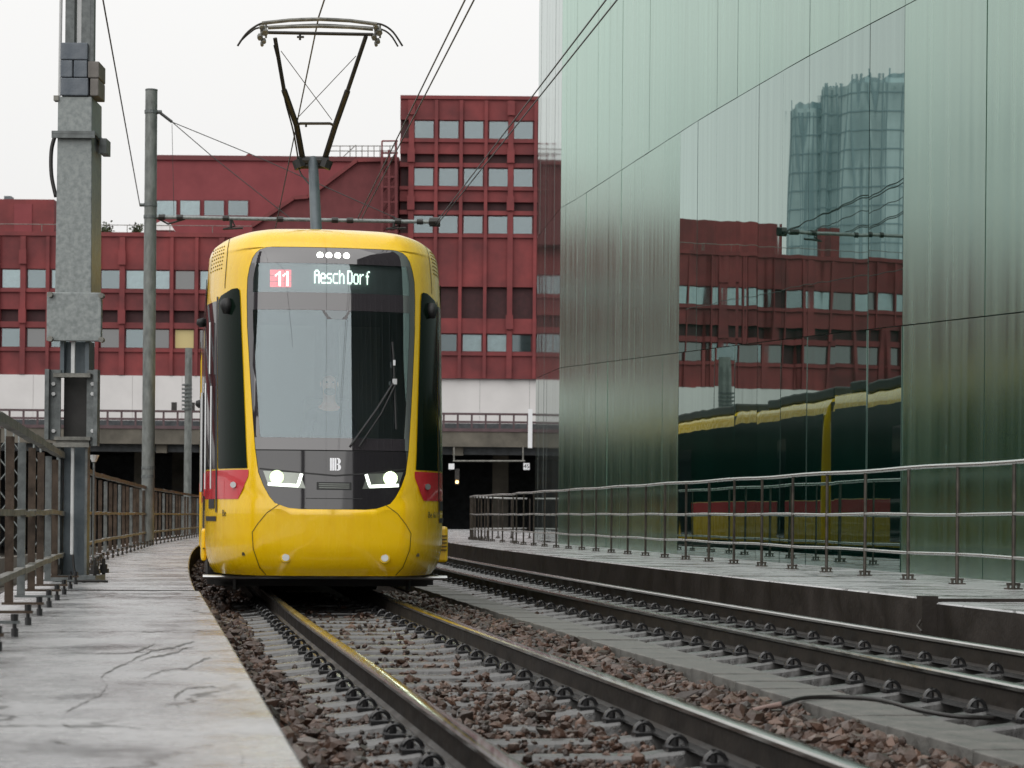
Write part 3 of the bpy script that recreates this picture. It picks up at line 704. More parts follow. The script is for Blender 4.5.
for i in range(len(bnd)-1):
    Y0, Y1 = bnd[i], bnd[i+1]; clear = 23.8 < Y0 < 35.2
    panel(Y0,Y1,FX(Y0),FX(Y1),z0f,j2, M['mirror'] if clear else M['frost'], 'glass_panel', .0022 if clear else .002)
    panel(Y0,Y1,FX(Y0),FX(Y1),j2,j1, M['mirror'] if clear else M['frost'], 'glass_panel', .0014 if clear else .002)
    panel(Y0,Y1,FX(Y0),FX(Y1),j1,ztf, M['frost'], 'glass_panel')
Ys = bnd[0]
for k in range(0):   # nearer the camera, outside the picture
    Y1 = Ys-k*3.4; Y0 = Ys-(k+1)*3.4
    panel(Y0,Y1,FX(Y0),FX(Y1),z0f,j2,M['frost'],'glass_panel'); panel(Y0,Y1,FX(Y0),FX(Y1),j2,ztf,M['frost'],'glass_panel')
YN = Ys
ex = lambda Y: FX(47.5)-.05*(Y-47.5)
eb = list(np.linspace(47.5,56,9))
for i in range(8):
    Y0, Y1 = eb[i], eb[i+1]
    for lo_, hi_ in ((z0f,j2),(j2,j1),(j1,ztf)): panel(Y0,Y1,ex(Y0),ex(Y1),lo_,hi_,M['mirror2'],'glass_panel',.0012)
b = MB(); foot = [(FX(YN),YN),(FX(47.5),47.5)] + [(ex(y),y) for y in eb[1:]] + [(ex(56)+22,56),(FX(YN)+22,YN)]
foot = [(x+.012,y) for x,y in foot]
b.prism([(x,y,-.3) for x,y in foot], (0,0,ZT+.25)); b.build('core', M['joint'], root)

# far glass tower, seen only mirrored in the clear panels
root = empty('dark_reflection_block', (18,0,0), 'unseen dark green block added behind the viewpoint to darken the windscreen reflection', 'building')  # added out-of-view block, shaped to darken the right of the windscreen reflection
b = MB(); b.box(11.6,30,-16,16.0,-.3,32); b.build('wall', mat('dark_reflection_green',(.02,.032,.028),.8,var=.3,vscale=.6,stretch=(4,4,.2),spec=.2), root)
b = MB()
for k in range(14): b.box(11.53,11.599,-15.5+2.2*k,-15.3+2.2*k,0,31.5)
b.build('ribs', M['joint'], root)
root = empty('tower', (-160,372,0), 'slim blue grey glass tower mirrored in the clear facade panels', 'tower')
b = MB(); ln = MB()
def lobe(cx, cy, r, h):
    n = 20; vs = [(cx+r*math.cos(2*math.pi*k/n), cy+r*math.sin(2*math.pi*k/n)) for k in range(n)]
    b.add([(x,y,0) for x,y in vs]+[(x,y,h) for x,y in vs], [(k,(k+1)%n,(k+1)%n+n,k+n) for k in range(n)]+[tuple(range(n,2*n))])
    z = 3.4
    while z < h:
        v2 = [(cx+(r+.12)*math.cos(2*math.pi*k/n), cy+(r+.12)*math.sin(2*math.pi*k/n)) for k in range(n)]
        ln.add([(x,y,z) for x,y in v2]+[(x,y,z+.22) for x,y in v2], [(k,(k+1)%n,(k+1)%n+n,k+n) for k in range(n)]); z += 3.4
    for k in range(n): ln.box(vs[k][0]-.16,vs[k][0]+.16,vs[k][1]-.16,vs[k][1]+.16,0,h+RNG.uniform(-1,2))
    b.box(cx-r*.5,cx+r*.3,cy-r*.5,cy+r*.5,h,h+1.6)
lobe(-149,371,4.5,76.5); lobe(-156,365,6.5,80); lobe(-166,368,8.5,83); lobe(-172,380,9,79)
b.build('shaft', M['towerglass'], root); ln.build('floor_lines', M['towerline'], root)

# ------------------------------------------------------------------ railings
def poly_path(pts):
    pts = [Vector((p[0],p[1],0)) for p in pts]; seg = [0]
    for i in range(1,len(pts)): seg.append(seg[-1]+(pts[i]-pts[i-1]).length)
    def ev(s):
        s = max(0,min(seg[-1],s)); i = max(k for k in range(len(seg)) if seg[k] <= s+1e-9); i = min(i,len(pts)-2)
        t = (s-seg[i])/(seg[i+1]-seg[i]); d = (pts[i+1]-pts[i]).normalized(); return pts[i].lerp(pts[i+1],t), d
    return ev, seg[-1]
rp_ = [(7.03-.15*y, y) for y in (-10,10,20,30,40,46)] + [(.02,48),(-.62,51.5),(-.95,53.6),(-1.08,55.2),(-.98,56.6),(-.62,57.8),(-.1,58.5),(.55,58.8)]
ev, LN = poly_path(rp_)
root = empty('handrail', (4,20,.18), 'long stainless handrail with three bars and brown posts before the glass facade', 'railing')
for h, r_ in ((1.09,.021),(.64,.016),(.27,.016)):
    b = MB(); pts = [];
    s = 0
    while s < LN: 
        p, d = ev(s); w_ = .006*math.sin(s*1.7+h*5); pts.append((p.x, p.y, .18+h+w_)); s += .7
    b.tube(pts, r_, 8); b.build('bar', M['stainless'], root, smooth=True)
s = 10 + .4; k = 0
ev0, _ = ev(0)
s = next(q*.05 for q in range(2000) if ev(q*.05)[0].y >= 18.3) - 8*1.36
while s < LN and k < 60:
    p, d = ev(s)
    n = Vector((d.y,-d.x,0))
    b = MB(); b.tube([(p.x,p.y,.19),(p.x,p.y,1.265)], .017, 8); b.obox((p.x,p.y,.186), n*.13, d*.10, (0,0,.012))
    for q in (-.045,.045): b.tube([(p.x+n.x*q,p.y+n.y*q,.19),(p.x+n.x*q,p.y+n.y*q,.235)], .012, 6)
    b.obox((p.x,p.y,.225), n*.12, d*.02, (0,0,.02))
    b.build('post', M['post'], root); s += 1.36 if p.y < 50 else .55; k += 1
# left railing
lp = [(1.6,-16),(-2.74+.165*11.5,0),(-2.74,11.5),(-5.28,27),(-7.0,41),(-8.65,59),(-9.9,80)]
ev, LN = poly_path(lp)
root = empty('parapet_railing', (-3.6,18,.16), 'weathered iron railing with close brown flat posts along the left walkway', 'railing')
for h, hh in ((1.10,.05),(.60,.035),(.24,.035)):
    b = MB(); s = 0
    while s < LN-1.1:
        p, d = ev(s); q, _ = ev(s+1.09); b.bar((p.x,p.y,.16+h+RNG.normal(0,.004)),(q.x,q.y,.16+h+RNG.normal(0,.004)), .055, hh); s += 1.1
    b.build('bar', M['weathered'], root)
s = .3; k = 0
while s < LN and k < 95:
    p, d = ev(s); n = Vector((d.y,-d.x,0))
    b = MB(); b.obox((p.x-n.x*.02,p.y-n.y*.02,.715), n*.05, d*.02, (0,0,.98)); b.obox((p.x+n.x*.06-.0,p.y+n.y*.06,.23), n*.24, d*.04, (0,0,.014))
    pb = b.build('post', M['rusty'] if k % 3 else M['galv_dark'], root)
    b = MB(); q = p + n*.155; b.tube([(q.x,q.y,.16),(q.x,q.y,.20)], .018, 8); b.tube([(q.x,q.y,.20),(q.x,q.y,.225)], .011, 6); b.tube([(q.x,q.y,.225),(q.x,q.y,.27)], .019, 6)
    b.build('anchor_bolt', M['clip'], pb); s += 1.1 if p.y < 60 else 1.6; k += 1

# ------------------------------------------------------------------ steel pylon at the left
PY = 18.7
def pz(py): return at(75, py, PY).z
def px_(x, py=400): return at(x, py, PY).x
root = empty('pylon', (px_(75,580), PY, .16), 'galvanised steel catenary pylon bolted to the left walkway', 'pylon')
def pbox(b, x0, y0, x1, y1, d0, d1, ref=None):
    m_ = (y0+y1)/2; b.box(px_(x0,m_), px_(x1,m_), PY+d0, PY+d1, pz(y1), pz(y0)); return b
pbox(MB(), 56.5,447,60.5,576,-.02,.26).build('flange', M['galv_dark'], root); pbox(MB(), 85,447,87.5,576,-.02,.10).build('flange', M['galv_dark'], root)
pbox(MB(), 61,447,85,576,.1,.13).build('web', M['steelblue'], root)
b = MB(); pbox(b, 54,575,99,581,-.16,.30); b.build('base_plate', M['galv_dark'], root, bevel=.004)
for x_, d_ in ((59,-.1),(97,-.1),(59,.3),(97,.3)):
    b = MB(); X = px_(x_,580); z_ = pz(582)
    b.tube([(X,PY+d_,.165),(X,PY+d_,z_+.2)], .016, 8); b.tube([(X,PY+d_,.16),(X,PY+d_,z_-.002)], .032, 8); b.tube([(X,PY+d_,z_+.072),(X,PY+d_,z_+.11)], .05, 6); b.tube([(X,PY+d_,z_+.11),(X,PY+d_,z_+.15)], .035, 6)
    b.build('anchor_bolt', M['darkiron'], root)
pbox(MB(), 71,447,74.5,555,-.03,.0).build('conduit', M['greyconduit'], root, bevel=.01)
b = MB(); b.tube(smooth_path([Vector(at(73,555,PY-.02)),Vector(at(74,568,PY-.05)),Vector(at(78,585,PY-.1)),Vector((px_(92,590),PY-.25,.18)),Vector((px_(112,590),PY-.2,.175))]), .011, 6); b.tube(smooth_path([Vector(at(71,572,PY)),Vector(at(72,584,PY-.12)),Vector((px_(84,592),PY-.3,.18)),Vector((px_(104,592),PY-.25,.175))]), .009, 6)
b.build('cable', M['cable'], root, smooth=True)
b = MB(); pbox(b, 56,437,92,440.5,-.08,-.02); pbox(b, 55,443,91,447.5,-.09,-.02); pbox(b, 57,440.5,90,443,-.05,-.02); b.build('clamp_bar', M['weathered'], root)
b = MB(); pbox(b, 47,370,51,440,-.1,.35); pbox(b, 51,370,61,440,-.02,.0); pbox(b, 95.5,370,99.5,446,-.1,.02); pbox(b, 87,370,95.5,446,-.02,.0); b.build('side_plate', M['galv_dark'], root)
for (x_, y_) in ((54,384),(54,394),(54,431),(93,384),(93,394),(93,431)):
    p = at(x_, y_, PY-.02); MB().tube([p, p-Vector((0,.03,0))], .018, 6).build('bolt', M['greyconduit'], root)
pbox(MB(), 61,376,87,438,.12,.3).build('inner_web', M['under'], root)
b = MB(); pbox(b, 56,374,93,378,-.12,.0); b.build('shelf_bar', M['weathered'], root)
b = MB(); pbox(b, 60,341,64,376,0,.24); pbox(b, 85,341,89,376,0,.24); pbox(b, 64,341,85,376,.1,.12); b.build('neck_beam', M['steelblue'], root)
pbox(MB(), 72,342,75.5,374,-.04,.0).build('conduit', M['greyconduit'], root)
b = MB(); pbox(b, 49,293.5,103.5,342,-.1,-.04); b.build('box_plate', M['galv'], root, bevel=.008)
b = MB()
for (x_, y_) in ((51,295),(102,296),(51,339),(102,340)):
    p = at(x_, y_, PY-.1); MB().tube([p+Vector((0,.02,0)), p-Vector((0,.05,0))], .024, 8).build('corner_bolt', M['weathered'], root)
def taper(b, xa0, xb0, ya, xa1, xb1, yb, d0, d1):
    P = [Vector((px_(xa1,yb),PY+d0,pz(yb))),Vector((px_(xb1,yb),PY+d0,pz(yb))),Vector((px_(xb0,ya),PY+d0,pz(ya))),Vector((px_(xa0,ya),PY+d0,pz(ya)))]
    b.prism(P, (0,d1-d0,0))
b = MB(); taper(b, 58,92,96.5, 55,91.2,293.4, 0,.45); b.build('shaft', M['galv'], root, bevel=.006)
b = MB(); pbox(b, 53,132,96,135,-.06,.5); pbox(b, 53,135.2,96,139,-.06,-.045); pbox(b, 95,134,102,149,.2,.4); b.build('band', M['galv_dark'], root)
b = MB(); b.tube(smooth_path([at(56,133,PY+.1),at(51.5,150,PY+.1),at(51.5,175,PY+.1),at(56,197,PY+.1)]), .018, 6); b.build('cable_loop', M['cable'], root, smooth=True)
b = MB(); b.tube([at(59.5,96,PY+.05),at(61.5,-30,PY+.05)], .014, 8); b.build('tube', M['greyconduit'], root)
b = MB(); pbox(b, 65,-40,74,42.8,.02,.2); pbox(b, 81,-40,90,60.3,.02,.22); pbox(b, 90.6,-40,94,60.8,.0,.08); b.build('upper_strut', M['galv_dark'], root)
pbox(MB(), 76,-40,80.5,42.8,.05,.1).build('upper_conduit', M['greyconduit'], root)
b = MB(); pbox(b,54,96,59,101,-.02,.06); b.build('cleat', M['weathered'], root)
n_ = 0
for (x0,y0,x1,y1,mm,lab) in ((61,43,88,60,'weights','wide blue grey block, topmost of the stack on the pylon'),(61,60.6,72.8,77.6,'weights','small blue grey block at the left of the middle row on the pylon'),
        (74,60.6,87.5,77.6,'weights','blue grey block in the centre of the middle row on the pylon'),(88.3,61.5,99.5,78,'weightsb','brown grey block at the right of the middle row on the pylon'),
        (61,78.2,88.5,95.8,'weights','wide blue grey block at the bottom left of the stack on the pylon'),(90.5,78.6,99,96,'weightsb','narrow brown grey block at the bottom right of the stack on the pylon')):
    o = pbox(MB(), x0,y0,x1,y1,-.02,.28).build('counterweight_block', M[mm], None, bevel=.008); tag(o, lab, 'block', 'blocks stacked on the pylon')

# small floodlight post behind the left railing
LYp = 24.0; root = empty('lamp_post', (at(94,560,LYp).x, LYp, .16), 'thin post with a small cone lamp just right of the pylon', 'lamp')
p = at(94,462,LYp); b = MB(); b.tube([(p.x,LYp,.16),(p.x,LYp,p.z)], .014, 6); b.build('post', M['galv_dark'], root)
b = MB(); b.tube([p, at(94,455,LYp)], [.025,.06], 10); b.build('lamp_head', M['greyconduit'], root)

# ------------------------------------------------------------------ masts and wires
MY = 41.0
def mast(x, y, r, ztop, label, z0=.1):
    root = empty('mast', (x, y, z0), label, 'mast')
    MB().tube([(x,y,z0),(x,y,ztop)], [r*1.08, r], 20).build('tube', M['mast'], root, smooth='auto'); return root
mx_ = at(147.5,545,MY).x
m1 = mast(mx_, MY, .115, at(150,91,MY).z, 'tall round galvanised mast on the left walkway carrying the catenary arm')
b = MB(); b.tube([(mx_,MY,at(150,90.8,MY).z-.001),(mx_,MY,at(150,89.5,MY).z)], .12, 16); b.build('cap', M['galv_dark'], m1)
for py in (112,205,217,468,476.5):
    z = at(150,py,MY).z; b = MB(); b.tube([(mx_,MY,z-.03),(mx_,MY,z+.03)], .13, 16)
    if py == 112: b.tube([(mx_+.12,MY,z),(mx_+.2,MY,z)], .04, 6)
    if py == 205: b.tube([(mx_-.12,MY,z),(mx_-.2,MY,z)], .035, 6)
    b.build('clamp', M['galv_dark'], m1)
A0 = at(155,217,MY); A1 = at(436,222,MY)
b = MB(); b.tube([A0, A1], .036, 10); b.build('cantilever', M['galv'], m1, smooth='auto')
b = MB()
for px in (162,180,226,280,335,350,398,420,432): c = at(px, 217+(px-155)*5/281, MY); b.tube([c-Vector((.06,0,0)), c+Vector((.06,0,0))], .055, 10)
c = A1; b.tube([c-Vector((.12,0,0)),c+Vector((.08,0,0))], .09, 8)
b.tube([at(157,218,MY),at(168,224,MY),at(185,219,MY)], .02, 6)
for px in (231, 394): b.tube([at(px,218,MY),at(px+4,226,MY),at(px-8,229,MY),at(px+12,228,MY)], .022, 6); b.tube([at(px,219,MY),at(px,227,MY)], .03, 6)
b.build('fittings', M['darkiron'], m1)
mast(at(187,545,66).x, 66, .11, at(187,348,66).z, 'thinner grey mast farther back between the round mast and the tram', z0=-1.3)
b = MB(); 
c = at(187,0,66)
for py in range(385,412,4): p = at(187,py,66); MB().tube([p-Vector((0,0,.025)),p+Vector((0,0,.025))], .16, 10).build('ring', M['galv_dark'], bpy.data.objects['mast.001'])
m3 = mast(-1.55, -3.2, .30, 9.5, 'thick mast behind the viewpoint, seen as a dark stripe mirrored in the windscreen')
def wire(pts, label, r_=.010, sag=0):
    pts = [Vector(p) for p in pts]
    if sag:
        a, c = pts[0], pts[-1]; pts = [a.lerp(c,t/10)-Vector((0,0,4*sag*(t/10)*(1-t/10))) for t in range(11)]
    o = MB().tube(pts, r_, 5).build('overhead_wire', M['wire']); return tag(o, label, 'wire')
def wz(px,py,Y): return at(px,py,Y)
wh = 5.93
wire([(C(-20), -20, wh+.0),(C(22.4)-.02,22.4,wh+.02),(C(41)+.05,41,wh)], 'contact wire over the tram track touching the pantograph', .009)
wire([at(272,246,41), at(262,300,62)], 'contact wire section beyond the catenary arm, hidden over the tram roof', .009)
e0 = at(435,224,MY)
def ext(p0, p1, t): return p0 + (p1-p0)*t
q = at(606,0,22.4); wire([ext(e0,q,1.9), e0], 'upper of the two wires over the empty track running to the end of the arm', .010)
q = at(617,0,22.9); wire([ext(at(436,226,MY),q,1.9), at(436,226,MY)], 'lower of the two wires over the empty track running to the end of the arm', .010)
q = at(465,0,23); p0 = at(358,218,MY); wire([ext(p0,q,1.9), p0], 'left of the twin feeder wires right of the pantograph', .010)
q = at(474,0,23); p0 = at(362,218,MY); wire([ext(p0,q,1.9), p0], 'right of the twin feeder wires right of the pantograph', .010)
p0 = at(140,206,MY); q = at(103,0,24.7); wire([ext(p0,q,1.9), p0], 'slanting feeder wire between the steel pylon and the round mast', .010)
p0 = at(159,112,MY); k0 = at(172,122,MY)
wire([p0, k0], 'short stay link at the top of the round mast', .03)
wire([k0, at(260,158,MY), at(398,219,MY)], 'upper stay wire from the mast top to the catenary arm', .009)
wire([k0, at(214,158,MY), at(290,218,MY)], 'lower stay wire from the mast top to the catenary arm', .009)
wire([at(172,124,MY), at(174,216,MY)], 'fine vertical dropper under the stay link of the mast', .005)

# ------------------------------------------------------------------ low yard left of the railing
for i, off in enumerate((-5.0,-6.1,-9.2,-10.3)):
    p = path(off, 5, 95, z=-1.08)
    o = MB().sweep(headp, p).sweep(webp, p).build('yard_rail', M['rail'])
    tag(o, ['nearest','second','third','farthest'][i]+' rusty rail in the lower yard seen through the left railing', 'rail', 'rails of the lower yard')
b = MB(); b.sweep([(-3.5,-1.28),(-3.5,-.75),(-3.7,-.75),(-3.7,-1.28)], path(0,5,90)); b.sweep([(-7.4,-1.28),(-7.4,-.5),(-7.6,-.5),(-7.6,-1.28)], path(0,5,90))
tag(b.build('retaining_wall', M['tan']), 'low brown concrete edge walls in the yard left of the railing', 'wall')
for i,(px,Yy) in enumerate(((6,60),(20,75),(41,58))):
    a = at(px,0,Yy).x; root = empty('lattice_mast', (a,Yy,-1.3), ['pale lattice mast at the left picture edge seen through the railing','second pale lattice mast from the left seen through the railing','pale lattice mast nearest the pylon seen through the railing'][i], 'mast', 'lattice masts in the yard')
    b = MB(); h = at(px,425+8*i,Yy).z
    for d_ in (-.14,.14): b.tube([(a+d_*1.5,Yy,-1.3),(a+d_*.6,Yy,h)], .03, 5)
    z = -1.2; t = 1
    while z < h-.5: b.tube([(a-.18*t,Yy,z),(a+.18*t,Yy,z+.45)], .018, 4); z += .45; t = -t
    b.build('lattice', M['galv'], root)

# ------------------------------------------------------------------ the tram
TH = math.atan(.15); OX, OY = -1.64, 19.7
tram = empty('tram', (OX, OY, 0), 'yellow and red low floor tram with lit headlights and raised pantograph', 'tram', rz=TH)
ipz = lambda z, P: float(np.interp(z, [p[0] for p in P], [p[1] for p in P]))
WW = [(.2,1.06),(.26,1.10),(.36,1.135),(.5,1.15),(2.8,1.15),(3.1,1.14),(3.2,1.135),(3.27,1.13),(3.335,1.11),(3.38,1.085),(3.43,1.03),(3.47,.96),(3.50,.885),(3.53,.75),(3.55,.6)]
Y0 = [(.2,.16),(.3,.07),(.45,.01),(.8,0),(1.36,.08),(3.1,.38),(3.22,.42),(3.27,.45),(3.34,.50),(3.40,.56),(3.44,.64),(3.47,.75),(3.50,.92),(3.53,1.15),(3.55,1.4)]
def sf(x, z):
    a = min(abs(x)/ipz(z,WW),1); b_ = max(0,(a-.55)/.45)
    return ipz(z,Y0)+.22*a*a+1.05*(1-max(0,1-b_*b_)**.6)
OP = [(.815,.0),(.8151,.29),(.825,.40),(.84,.45),(.87,.53),(.93,.58),(1.03,.635),(1.15,.68),(1.37,.71),(1.7,.735),(2.03,.757),(2.5,.785),(2.8,.79),(2.97,.785),(3.08,.765),(3.16,.74),(3.21,.71),(3.245,.67),(3.265,.61),(3.27,.55)]
DX = .018   # windscreen centre sits a little to one side of the sight line
def opw(z): return ipz(z, OP)
def S(x, z, out=0.0):
    """point on the nose skin, pushed outwards by out"""
    y = sf(x,z)
    if out:
        e = 1e-3; fx = (sf(x+e,z)-sf(x-e,z))/(2*e); fz = (sf(x,z+e)-sf(x,z-e))/(2*e); n = Vector((fx,-1,fz)); n.normalize(); 
        fx = max(-6,min(6,fx)); n = Vector((fx,-1,fz)).normalized(); return Vector((x,y,z)) + n*out
    return Vector((x,y,z))
def cheek_xs(x0, w_, n=22):
    t0 = max(0,(x0/w_-.55)/.45); p0 = math.asin(min(1,t0)); out = []
    if x0 < .55*w_:
        out += list(np.linspace(x0, .55*w_, 6))[:-1]; p0 = 0
    for k in range(n+1):
        ph = p0 + (math.pi/2-p0)*k/n; out.append(w_*(.55+.45*math.sin(ph)))
    return out
def row_skin(z, sgn, x0):
    w_ = ipz(z,WW); N = 30; xs = cheek_xs(x0, w_, 24); 
    # resample to a fixed count
    t = np.linspace(0, len(xs)-1, N); xs = np.interp(t, range(len(xs)), xs)
    return [S(sgn*x, z) for x in xs] + [Vector((sgn*w_, 1.6+max(0,ipz(z,Y0)), z)), Vector((sgn*w_, 9.0, z))]
zs_low = [.2,.23,.26,.31,.36,.43,.5,.6,.7,.76,.8149]
zs_mid = sorted(set([round(p[0],4) for p in OP if p[0] > .8149 and p[0] <= 3.27] + [1.26,1.5,1.6,1.85,2.2,2.35,2.65,2.9,3.0]))
zs_top = [3.2701,3.29,3.31,3.335,3.36,3.38,3.405,3.43,3.45,3.47,3.485,3.50,3.515,3.53,3.54,3.55]
body = MB()
for sgn in (-1,1):
    body.grid([row_skin(z, sgn, 0.0) for z in zs_low])
    body.grid([row_skin(z, sgn, 0.0) for z in zs_low[-1:]] + [row_skin(zs_mid[0]+.0002, sgn, max(0,opw(zs_mid[0])))])
    body.grid([row_skin(z+(.0002 if i==0 else 0), sgn, opw(z)) for i, z in enumerate(zs_mid)])
    body.grid([row_skin(z, sgn, .549 if i == 0 else 0) for i, z in enumerate(zs_top)] if False else [row_skin(z, sgn, 0.0) for z in zs_top])
# close the shell: roof, underside
body.box(-.61,.61,1.5,9.0,3.45,3.548)
bo = body.build('body', M['yellow'], tram, local=True, smooth='auto')
bm = bmesh.new(); bm.from_mesh(bo.data); bmesh.ops.remove_doubles(bm, verts=bm.verts, dist=.0006); bmesh.ops.recalc_face_normals(bm, faces=bm.faces); bm.to_mesh(bo.data); bm.free()
MB().box(-1.10,1.10,1.5,9.0,.22,.26).build('floor_pan', M['under'], tram, local=True)
# patches following the skin
def patch(zs, xl, xr, out, name, m, n=16, parent=None, smooth=True, thick=True):
    b = MB(); rows = []
    for z in zs:
        a, c = xl(z), xr(z); rows.append([S(a+(c-a)*k/n, z, out) for k in range(n+1)])
    b.grid(rows)
    o = b.build(name, m, parent or tram, local=True, smooth=smooth, fix=False)
    if thick:
        sm = o.modifiers.new('t','SOLIDIFY'); sm.thickness = .004; sm.offset = 0; sm.use_rim = False
    return o
gx = lambda z: opw(z)-.004
zr_ = lambda a, c: [a] + [z for z in zs_mid if a+.004 < z < c-.004] + [c]
patch(zr_(1.475,2.668), lambda z: -gx(z)+.05, lambda z: gx(z)-.05, -.004, 'windscreen', M['windshield'], 36)
patch([2.835,2.9,2.97,3.03,3.08,3.112], lambda z: -gx(z)+.05, lambda z: gx(z)-.05, -.004, 'display_pane', M['dispglass'], 36)
patch(zr_(3.1125,3.266), lambda z: -gx(z), gx, -.003, 'windscreen_border', M['fritgloss'], 36)
patch(zr_(2.6685,2.8345), lambda z: -gx(z), gx, -.003, 'windscreen_border', M['fritgloss'], 36)
patch(zr_(1.362,1.4745), lambda z: -gx(z), gx, -.003, 'windscreen_border', M['fritgloss'], 36)
for za_, zb_ in ((1.475,2.668),(2.835,3.112)):
    patch(zr_(za_,zb_), lambda z: -gx(z), lambda z: -gx(z)+.0495, -.003, 'windscreen_border', M['fritgloss'], 4)
    patch(zr_(za_,zb_), lambda z: gx(z)-.0495, gx, -.003, 'windscreen_border', M['fritgloss'], 4)
zsM = [.818,.825,.84,.855,.87,.90,.93,.98,1.03,1.09,1.15,1.22,1.29,1.352]
mask = patch(zsM, lambda z: -gx(z), gx, -.004, 'front_panel', M['blackgloss'], 36)
patch([1.34,1.375], lambda z:-opw(z), lambda z: opw(z), -.012, 'panel_gap', M['black'], 36, thick=False)
# chevron seam in the black panel
def ribbon(pts, wd, out, name, m, parent=None):
    b = MB(); q = [S(x,z,out) for x,z in pts]; rows = []
    for i,(x,z) in enumerate(pts):
        a = Vector((pts[max(i-1,0)][0],pts[max(i-1,0)][1])); c = Vector((pts[min(i+1,len(pts)-1)][0],pts[min(i+1,len(pts)-1)][1])); d = (c-a).normalized(); n = Vector((-d.y,d.x))*wd/2
        rows.append([S(x-n.x,z-n.y,out), S(x+n.x,z+n.y,out)])
    b.grid(rows); return b.build(name, m, parent or tram, local=True, smooth=True, fix=False)
def dens(pts, k=8): 
    out = []
    for i in range(len(pts)-1):
        for j in range(k): out.append((pts[i][0]+(pts[i+1][0]-pts[i][0])*j/k, pts[i][1]+(pts[i+1][1]-pts[i][1])*j/k))
    return out+[pts[-1]]
ribbon(dens([(-.67,1.185),(-.30,1.15),(.02,1.125),(.33,1.15),(.67,1.195)]), .014, .001, 'panel_seam', M['black'], mask)
# grille slot
b = MB(); rows = [[S(x,z,.002) for x in np.linspace(-.15,.17,9)] for z in (.995,1.065)]; b.grid(rows); sl = b.build('intake', M['black'], mask, local=True, fix=False)
for z in (1.012,1.03,1.048): ribbon(dens([(-.13,z),(.15,z)]), .004, .006, 'louvre', M['lamphouse'], sl)
ribbon(dens([(-.25,.915),(.27,.915)]), .006, .001, 'panel_seam', M['black'], mask)
# emblem: bars merging into a B
em = MB()
for k in range(3):
    x0 = -.028+k*.021; em.grid([[S(x0,z,.002), S(x0+.017,z,.002)] for z in (1.172,1.2,1.23,1.26,1.288)])
def halfdisc(cx, cz, r_, k=10): 
    P = [S(cx+r_*.9*math.sin(math.pi*i/k), cz+r_*math.cos(math.pi*i/k), .002) for i in range(k+1)]; n = len(P); em.add(P, [tuple(range(n))])
em.grid([[S(.035,z,.002), S(.047,z,.002)] for z in (1.172,1.184)]); em.grid([[S(.035,z,.002), S(.047,z,.002)] for z in (1.276,1.288)]); em.grid([[S(.035,z,.002), S(.047,z,.002)] for z in (1.224,1.236)])
halfdisc(.045,1.259,.029); halfdisc(.045,1.203,.031)
em.build('emblem', M['logo'], mask, local=True, fix=False)
